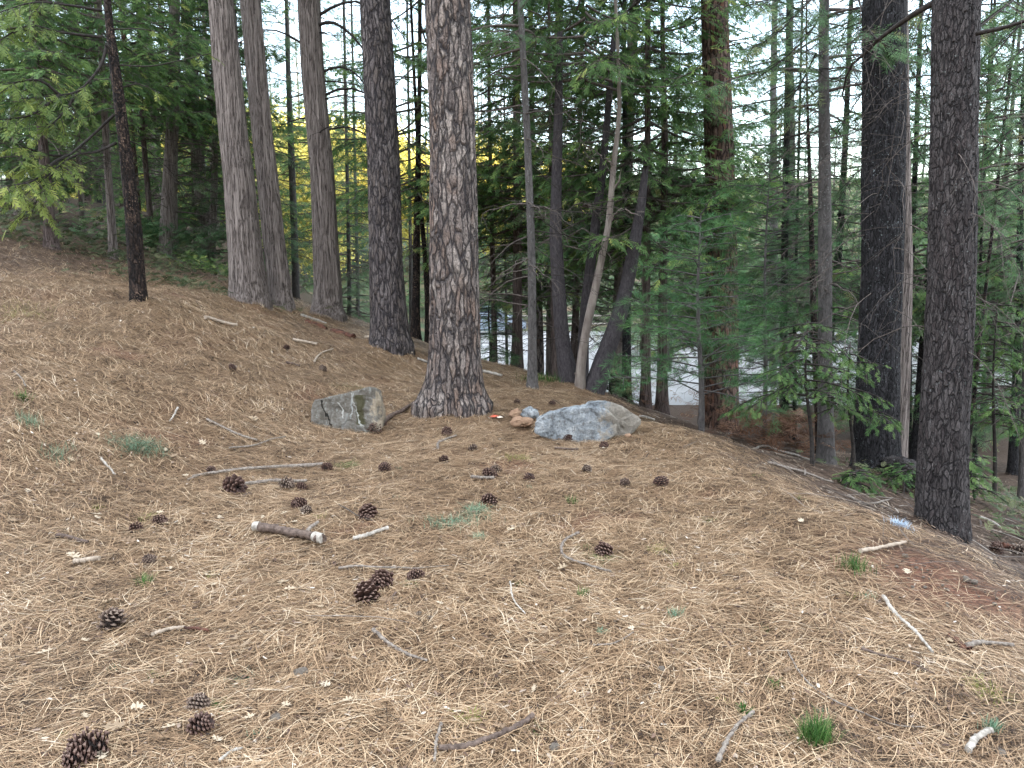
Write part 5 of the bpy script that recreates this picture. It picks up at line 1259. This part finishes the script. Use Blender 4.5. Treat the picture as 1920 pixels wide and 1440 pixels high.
# fallen log by the black fir, rotten bark along the crest
def log_at(name, label, P, r0, r1, mat, cat='log', sides=16, rough=.15, seed=0):
    P = np.array(P, float); c = P[0].copy(); n_ = 30; Q = spline(P, n_); rr = np.linspace(r0, r1, n_)
    mb = MB(); tubes(mb, Q - c, rr, sides, cap=True)
    v = mb.v[0].reshape(n_, sides, 3); cen = (Q - c)[:, None]; a = np.arange(sides) * 2 * np.pi / sides
    A, I = np.meshgrid(a, np.arange(n_)); k = 1 + rough * 2 * fbm(np.cos(A) * 2, np.sin(A) * 2, I * .35, 60 + seed, 3)
    mb.v[0] = (cen + (v - cen) * k[..., None]).reshape(-1, 3)
    o = mb.build(name, M[mat]); o.location = c; return tag(o, label, cat)
def gp(u, v, Y, up=0):
    p = at(u, v, Y); p[2] = hz(p[0], Y) + up; return p
log_at('fallen_log', 'hollow grey fallen log curving behind the nearest brown fir', [gp(1655,890,7.4,.08), gp(1688,890,7.2,.16), gp(1706,905,7.0,.12), gp(1728,940,6.8,.05), gp(1770,970,6.6,.04)], .065, .085, 'fir_brown', rough=.5)
log_at('fallen_log', 'brown fallen log lying in litter between the black fir and the nearest fir', [gp(1668,880,8.2,.08), gp(1720,880,8.0,.10), gp(1790,885,7.8,.08)], .11, .08, 'rust_wood', rough=.3, seed=3)
log_at('rotten_bark', 'curled rusty bark slab on the crest below the straight cedar', [hit(573,604), hit(590,610), hit(611,619)], .05, .045, 'rust_wood', 'bark', 10, .35, 4)
log_at('rotten_bark', 'dark red rotten wood lump left of the scaly grey pine', [hit(625,622), hit(640,627), hit(662,634)], .05, .055, 'rust_wood', 'bark', 10, .4, 5)
log_at('pale_slab', 'bleached wood slab at the foot of the straight cedar', [hit(563,592), hit(585,598), hit(612,607)], .035, .02, 'stick_white', 'log', 8, .3, 6)
log_at('rotten_bark', 'curled dark bark piece near the right edge of the foreground', [hit(1782,1198), hit(1796,1214), hit(1816,1228)], .020, .026, 'rust_wood', 'bark', 10, .5, 7)
log_at('rotten_bark', 'flat orange bark flake on the slope edge beside the nearest brown fir', [hit(1676,1018), hit(1690,1016), hit(1704,1010)], .016, .010, 'rock_orange', 'bark', 8, .4, 8)
log_at('rotten_bark', 'dark bark curl beside the pair of spiky pine cones', [hit(722,1140), hit(732,1132), hit(744,1122)], .014, .018, 'stick_brown', 'bark', 8, .4, 9)
log_at('rotten_bark', 'dark bark scrap in front of the ragged wide pine cone', [hit(441,930), hit(455,932), hit(470,927)], .012, .016, 'stick_brown', 'bark', 8, .4, 10)
# roots of the plated pine
# ------------------------------------------------------------------ oak leaves
def leaf_mesh(seed):
    r_ = np.random.default_rng(seed); L_ = []
    for sd in (1, -1):
        pts = []
        for q, (x, w_) in enumerate([(-.5, .015), (-.30, .05), (-.24, .19), (-.14, .22), (-.12, .12), (0, .14), (.04, .29), (.16, .30), (.15, .15), (.26, .13), (.33, .22), (.40, .19), (.41, .08), (.5, .0)]):
            pts.append((x + r_.normal(0, .012), sd * w_ * r_.uniform(.8, 1.15)))
        L_.append(pts)
    v = []; f = []
    cu = r_.uniform(.2, .6); tw = r_.normal(0, .4)
    def z(x, y): return cu * y * y * 2.2 + .25 * x * x + tw * x * y + .02
    mid = [(x, 0) for x, y in L_[0]]
    for x, y in mid: v.append((x, 0, z(x, 0) - .015))
    n_ = len(mid)
    for s_ in (0, 1):
        for x, y in L_[s_]: v.append((x, y, z(x, y)))
        o_ = n_ * (1 + s_)
        for i in range(n_ - 1): f.append((i, i + 1, o_ + i + 1, o_ + i) if s_ == 0 else (i + 1, i, o_ + i, o_ + i + 1))
    mb = MB(); mb.add(v, f4=f, tint=[.1, .5, .7, .25, .85][seed % 5]); return mb.mesh('oak_leaf', M['oakleaf'])
LM = [leaf_mesh(k) for k in range(5)]
def leaf(u, v, px, label, group=None, k=0):
    p = hit(u, v); s = px / F * cdist(p) * 1.15; rr_ = random.Random(k * 7 + 1)
    o = obj('oak_leaf', LM[k % 5]); o.scale = (s, s * rr_.uniform(.8, 1.1), s * rr_.uniform(.6, 1.2)); n_ = normal(p[0], p[1])
    o.rotation_mode = 'QUATERNION'
    o.rotation_quaternion = Vector((0, 0, 1)).rotation_difference(n_) @ Quaternion((0, 0, 1), rr_.uniform(0, 6.28)) @ Quaternion((1, 0, 0), rr_.gauss(0, .35))
    o.location = (p[0], p[1], p[2] + .026); return tag(o, label, 'leaf', group)
for k_, (u, v, px, lab) in enumerate([
 (619,1246,34,'flat cream lobed oak leaf, bottom left of centre'),(1053,1074,26,'cream oak leaf under the hooked grey stick'),(1001,1305,24,'small cream oak leaf above the rough brown branch'),(214,1376,38,'pale oak leaf beside the biggest pine cones'),
 (192,1430,34,'crumpled white leaf under the biggest pine cones'),(722,1134,24,'yellowish curled leaf beside the dark bark curl'),(200,1140,26,'pale leaf behind the large dark pine cone'),(88,1232,28,'pale torn leaf near the left edge, lower foreground'),
 (316,1058,30,'yellow leaf below the mottled closed pine cone'),(140,1052,34,'pale leaf above the cream curl at left'),(240,1022,28,'white curled leaf above the mottled cone at left'),(650,829,18,'pale leaf just in front of the angular boulder'),
 (650,1325,22,'whitish curled leaf under the cream lobed leaf'),(1022,1195,14,'faded leaf in open foreground needles right of centre'),(1700,1082,26,'white curled leaf beside the green grass tuft at right'),(1522,1156,24,'bleached leaf scrap on the right foreground'),
 (662,988,16,'white star shaped leaf below the dark spiky pine cone'),(180,972,22,'bleached leaf left of the flattened pine cone'),(30,985,28,'pale oak leaf at the far left middle'),(610,1296,20,'white shrivelled leaf below the cream lobed leaf'),
 (1888,1208,20,'tan leaf on the knotty stick at the right edge'),(475,790,18,'white pebble-like leaf left of the angular boulder'),(380,836,20,'pale leaf right of the blue green moss patch'),(325,862,20,'cream leaf below the blue green moss patch')]):
    leaf(u, v, px, lab, None, k_)
rl = random.Random(5)
for k_ in range(125):
    if rl.random() < .6: u, v = rl.uniform(10, 560), 780 + 640 * rl.random() ** 1.6
    else: u, v = rl.uniform(400, 1850), 800 + 620 * rl.random() ** 1.2
    if v < 800 + max(0, (u - 1270) * .47) + 15: continue
    near('small dry oak leaf', u, v, leaf(u, v, rl.uniform(9, 19) * (.8 + (v - 780) / 900), 'small dry oak leaf', 'dry oak leaves strewn among the needles', 100 + k_))

# ------------------------------------------------------------------ pebbles
pb = []
def peb_mesh(seed):
    import bmesh
    bm = bmesh.new(); bmesh.ops.create_icosphere(bm, subdivisions=3, radius=.5)
    for v in bm.verts:
        n_ = float(fbm(np.array([v.co.x * 2]), np.array([v.co.y * 2]), v.co.z * 2, seed, 3)[0]); v.co = v.co * (1 + .5 * n_); v.co.z *= .65
    me = bpy.data.meshes.new('pebble'); bm.to_mesh(me); bm.free(); me.materials.append(M['rock_pale']); return me
PM = [peb_mesh(k) for k in range(3)]
def pebble(u, v, px, label, group=None, k=0, mat=None, nm='pebble'):
    p = hit(u, v); s = px / F * cdist(p); o = obj(nm, PM[k % 3]); o.scale = (s, s * .8, s); o.location = (p[0], p[1], p[2] + .008 + s * .12); o.rotation_euler = (0, 0, k * 1.7)
    return tag(o, label, 'pebble', group)
for k_, (u, v, px, lab) in enumerate([(517,1355,28,'smooth pale round stone at the bottom, right of the cone pair'),(1811,1091,15,'round whitish pebble on the bare reddish slope edge'),(1826,1096,14,'elongated pebble touching the round whitish one'),
   (806,1165,15,'white wood-like chip in the centre foreground'),(785,1157,12,'small white chip left of the larger white chip'),(1876,1420,22,'pale blue stone in the bottom right corner'),(565,1268,30,'grey white flecked stone below the cream leaf'),(1240,1260,16,'pale stone left of the wavy grey twig'),
   (477,790,14,'white pebble on the slope left of the angular boulder'),(1697,1046,12,'tiny pale pebble below the cream stick'),(1040,1412,26,'lichen covered grey stone at the bottom right of centre'),(441,690,8,'tiny white pebble beside the cone high on the slope')]):
    pebble(u, v, px, lab, None, k_)
for k_ in range(46):
    if k_ < 22: u, v = rl.uniform(1640, 1890), 0; v = 1040 + (u - 1640) * .30 + rl.uniform(0, 60)
    else: u, v = rl.uniform(100, 1500), rl.uniform(860, 1420)
    near('tiny pale pebble', u, v, pebble(u, v, rl.uniform(4, 9), 'tiny pale pebble', 'tiny pebbles in the needles', 30 + k_))
name_near()

# ------------------------------------------------------------------ grass tufts, sprigs, moss
def tuft(name, label, u, v, px, mat, n_=90, seed=0, spread=.35, lean=.8, cat='grass tuft', flat=.0, wd_=.0022, xs=1.0):
    c = hit(u, v); s = px / F * cdist(c); r_ = np.random.default_rng(seed + 900)
    A = r_.uniform(0, 6.28, n_); b_ = np.stack([r_.normal(0, spread * s * xs, n_), r_.normal(0, spread * s, n_), np.zeros(n_)], 1)
    b_[:, 2] = np.array([hz(c[0] + x, c[1] + y) for x, y in b_[:, :2]]) - c[2] + .006
    l = s * r_.uniform(.5, 1.1, n_); o_ = r_.uniform(.15, 1, n_) * lean; q = np.linspace(0, 1, 5)[None]
    P = b_[:, None] + np.stack([np.cos(A)[:, None] * l[:, None] * o_[:, None] * q ** 1.4, np.sin(A)[:, None] * l[:, None] * o_[:, None] * q ** 1.4, l[:, None] * (1 - flat) * (q - .35 * o_[:, None] * q * q)], -1)
    mb = MB(); S_ = np.stack([-np.sin(A), np.cos(A), 0 * A], 1)[:, None] * np.ones((1, 5, 1))
    ribbons(mb, P, wd_ * np.array([1, 1, .8, .55, .12])[None] * np.ones((n_, 1)), S_, tint=r_.random(n_))
    o = mb.build(name, mat); o.location = c; return tag(o, label, cat)
tuft('grass_tuft', 'dense dark green grass tuft at the bottom right', 1530, 1392, 52, M['grass'], 420, 1, .28, .75)
tuft('grass_tuft', 'bright green grass tuft below the cream stick', 1604, 1070, 32, M['grass'], 170, 2, .45, .9)
tuft('grass_tuft', 'small green grass sprout under the hooked grey stick', 1092, 1120, 20, M['grass'], 70, 3, .3, .9)
tuft('grass_tuft', 'pale green starry tuft left of the long thin grey stick', 272, 1098, 24, M['grass'], 90, 4, .35, 1.1)
tuft('grass_tuft', 'little leafy green plant on the left edge slope', 45, 752, 20, M['grass'], 70, 5, .3, 1, wd_=.004)
tuft('grass_tuft', 'light green seedling at the tip of the grey stick, bottom right', 1395, 1345, 26, M['grass'], 30, 6, .2, .9, 'plant', wd_=.007)
tuft('moss_patch', 'blue green fuzzy patch on the left slope', 262, 842, 36, M['grass_blue'], 700, 7, .42, 1.3, 'moss', .55, xs=1.5)
tuft('moss_patch', 'thin green grass strip below the fat pale tipped cone, left part', 850, 985, 24, M['grass_blue'], 380, 8, .75, 1.3, 'moss', .4, xs=1.6)
tuft('moss_patch', 'thin green grass strip touching the fat pale tipped cone, right part', 893, 962, 24, M['grass_blue'], 260, 9, .55, 1.3, 'moss', .4)
tuft('needle_sprig', 'bright green fallen pine needle sprig', 652, 876, 30, M['grass'], 190, 10, .25, 1.5, 'needle sprig', .75)
tuft('needle_sprig', 'green needle sprig under the dark pine cone', 1125, 1048, 30, M['grass'], 150, 11, .35, 1.5, 'needle sprig', .7)
tuft('needle_sprig', 'small bluish green sprig below the green grass strip', 899, 1012, 22, M['grass_blue'], 90, 12, .25, 1.2, 'needle sprig', .5)
tuft('needle_sprig', 'green sprig below the small reddish cone', 770, 1098, 26, M['grass'], 80, 13, .3, 1.5, 'needle sprig', .8)
tuft('needle_sprig', 'light green feathery cedar sprig near the bottom centre', 884, 1352, 30, M['moss'], 90, 14, .3, 1.2, 'needle sprig', .6, wd_=.004)
tuft('needle_sprig', 'green sprig right of the tight scaled pine cone', 412, 1332, 26, M['grass'], 90, 15, .3, 1.4, 'needle sprig', .6)
tuft('needle_sprig', 'faded green sprig left of the bottom pine cones', 455, 1278, 36, M['grass_blue'], 90, 16, .35, 1.5, 'needle sprig', .8)
tuft('grass_tuft', 'small green grass sprout in the midground right of the fat cone', 1073, 945, 16, M['grass'], 60, 17, .4, 1)
tuft('grass_tuft', 'grass sprout left of the wavy grey twig', 1264, 1162, 24, M['grass_blue'], 70, 18, .3, 1)
tuft('grass_tuft', 'tiny grass sprout above the wavy grey twig', 1450, 1295, 20, M['grass'], 50, 19, .3, 1)
tuft('moss_patch', 'yellow green moss spot right of the dark pine cone', 1236, 1032, 20, M['moss'], 260, 20, .55, .9, 'moss', .75)
tuft('moss_patch', 'olive moss patch near the right edge', 1850, 1300, 40, M['moss'], 260, 21, .5, .9, 'moss', .75)
tuft('needle_sprig', 'grey green upright sprig above the stubby pale stick', 1860, 1375, 30, M['grass_blue'], 90, 22, .25, .7, 'needle sprig')
tuft('needle_sprig', 'pale mint lichen star in the right foreground', 1130, 1192, 14, M['grass_blue'], 80, 23, .4, 1.1, 'lichen', .4, wd_=.005)
tuft('grass_tuft', 'dull green sprouts left of the blue green patch', 110, 858, 26, M['grass_blue'], 90, 24, .5, .8)
tuft('grass_tuft', 'dark green sprouts at the far left beneath the leafy plant', 55, 800, 30, M['grass_blue'], 100, 25, .35, .6)
tuft('moss_patch', 'pale green film of growth on the slope near the left edge', 40, 590, 36, M['moss'], 240, 26, .9, .9, 'moss', .7)
tuft('needle_sprig', 'green tinted sprig beside the half buried cone', 275, 972, 26, M['moss'], 90, 27, .3, 1.5, 'needle sprig', .8)
tuft('grass_tuft', 'green sprout behind the angular boulder', 660, 730, 18, M['grass'], 70, 28, .8, 1, flat=.5)
tuft('grass_tuft', 'bright green patch on the crest beside the forked oak', 1020, 716, 20, M['grass'], 200, 29, 1.0, .8, wd_=.005)
tuft('moss_patch', 'pale yellow green growth in the open midground needles', 970, 860, 18, M['moss'], 140, 30, .8, 1.0, 'moss', .6)
for k_ in range(26):
    u, v = rl.uniform(20, 1880), 800 + 600 * rl.random() ** 1.3
    if v < 820 + max(0, (u - 1270) * .5): continue
    near('faint green sprout', u, v, tuft('grass_tuft', 'faint green sprout', u, v, rl.uniform(9, 18) * (.6 + (v - 700) / 900), [M['grass'], M['grass_blue'], M['moss']][k_ % 3], 26, 60 + k_, .5, 1.1, flat=.3))
    COL.objects[-1]['group'] = 'faint green sprouts among the needles'
name_near()
# ------------------------------------------------------------------ scraps of litter
def scrap(name, label, u, v, px, col, seed, cat='litter', mat=None):
    p = hit(u, v); s = px / F * cdist(p); r_ = np.random.default_rng(seed); n_ = 7
    gxx, gyy = np.meshgrid(np.linspace(-.5, .5, n_), np.linspace(-.35, .35, n_))
    z = .22 * np.abs(fbm(gxx * 3, gyy * 3, 0, seed, 3)) + .05
    v_ = np.stack([gxx + .1 * fbm(gxx * 5, gyy * 5, 0, seed + 3, 2), gyy + .1 * fbm(gxx * 5, gyy * 5, 0, seed + 4, 2), z], -1) * s
    i = np.arange(n_ - 1)[:, None] * n_ + np.arange(n_ - 1)[None]
    mb = MB(); mb.add(v_, f4=np.stack([i, i + 1, i + n_ + 1, i + n_], -1)); o = mb.build(name, mat or simple(name + '_paper', col, tuple(c * .8 for c in col), 30), None, False)
    o.location = p + (0, 0, .02); o.rotation_euler = (0, 0, seed); return tag(o, label, cat)
scrap('crumpled_wrapper', 'crumpled red and white scrap at the right foot of the plated pine', 928, 786, 18, (.52, .12, .07), 1)
scrap('paper_scrap', 'cream crumpled scrap beside the red one at the plated pine', 936, 787, 14, (.70, .60, .48), 2)
tuft('feathery_debris', 'pale blue feathery debris left of the nearest brown fir', 1688, 988, 26, leafmat('pale_blue_fluff', [(0, (.25, .38, .52)), (1, (.60, .72, .85))], .3), 160, 40, .35, .9, 'litter', .4)

# ------------------------------------------------------------------ far side of the lot: rail fence, bin, parked vehicle
P0 = np.array([0.4, 47.0]); fz = thing('rail_fence', 'pale wooden rail fence across the lot, seen behind the slender grey fir', 'fence', (P0[0], P0[1], -3.0))
for k_ in range(6):
    mb = MB(); tubes(mb, np.array([[k_ * 2.2, 0, -.1], [k_ * 2.2, 0, 1.15]]), np.array([.07, .065]), 8, cap=True); mb.build('post', M['stick_pale'], fz)
for z in (.45, .95):
    mb = MB(); tubes(mb, np.array([[-.3, -.10, z], [5.5, -.10, z + .03], [11.3, -.10, z]]), np.array([.06, .055, .06]), 8, cap=True); mb.build('rail', M['stick_white'], fz)
def car(label, x, y, rz, col, name='parked_car'):
    import bmesh
    z0 = -2.99
    r = thing(name, label, 'car', (x, y, z0)); r.rotation_euler = (0, 0, rz)
    m_, t_, b_ = newmat('car_paint'); b_.inputs['Base Color'].default_value = (*col, 1); b_.inputs['Roughness'].default_value = .3
    gl, t_, b_ = newmat('car_glass'); b_.inputs['Base Color'].default_value = (.03, .04, .05, 1); b_.inputs['Roughness'].default_value = .1
    ty, t_, b_ = newmat('tyre_rubber'); b_.inputs['Base Color'].default_value = (.02, .02, .02, 1)
    def loft(prof, hw, mat, nm, tuck=.86):
        mb = MB(); n_ = len(prof); V = []
        for s_, k in ((-1, tuck), (-1, 1), (1, 1), (1, tuck)):
            for (px_, pz) in prof:
                kk = k if pz > .9 else 1
                V.append((px_, s_ * hw * kk, pz if abs(k - 1) > .01 else pz * 1.0 - .03))
        f_ = []
        for a in range(3):
            for i in range(n_):
                j = (i + 1) % n_; f_.append((a * n_ + i, a * n_ + j, (a + 1) * n_ + j, (a + 1) * n_ + i))
        mb.add(V, f4=f_)
        c0 = len(V)
        for a in (0, 3):
            cpt = np.mean([V[a * n_ + i] for i in range(n_)], 0); vv = [V[a * n_ + i] for i in range(n_)] + [tuple(cpt)]
            mb.add(vv, f3=[(i, (i + 1) % n_, n_) for i in range(n_)])
        return mb.build(nm, mat, r)
    loft([(-2.3, .45), (-2.35, .8), (-2.15, 1.0), (-1.9, 1.03), (-1.5, 1.55), (-.9, 1.7), (.5, 1.68), (1.05, 1.3), (1.3, 1.08), (2.1, .98), (2.35, .75), (2.35, .42), (1.9, .3), (-1.9, .3)], .9, m_, 'body')
    loft([(-1.42, 1.12), (-1.25, 1.52), (-.85, 1.60), (.45, 1.58), (.95, 1.12)], .912, gl, 'window', .88)
    for sx in (-1.4, 1.45):
        for sy in (-.82, .82):
            mb = MB(); tubes(mb, np.array([[sx, sy - .1, .33], [sx, sy + .1, .33]]), np.array([.33, .33]), 20, cap=True); mb.build('wheel', ty, r)
car('pale blue grey car parked far across the lot, right of the plated pine', -1.6, 45.5, .1, (.28, .33, .40))
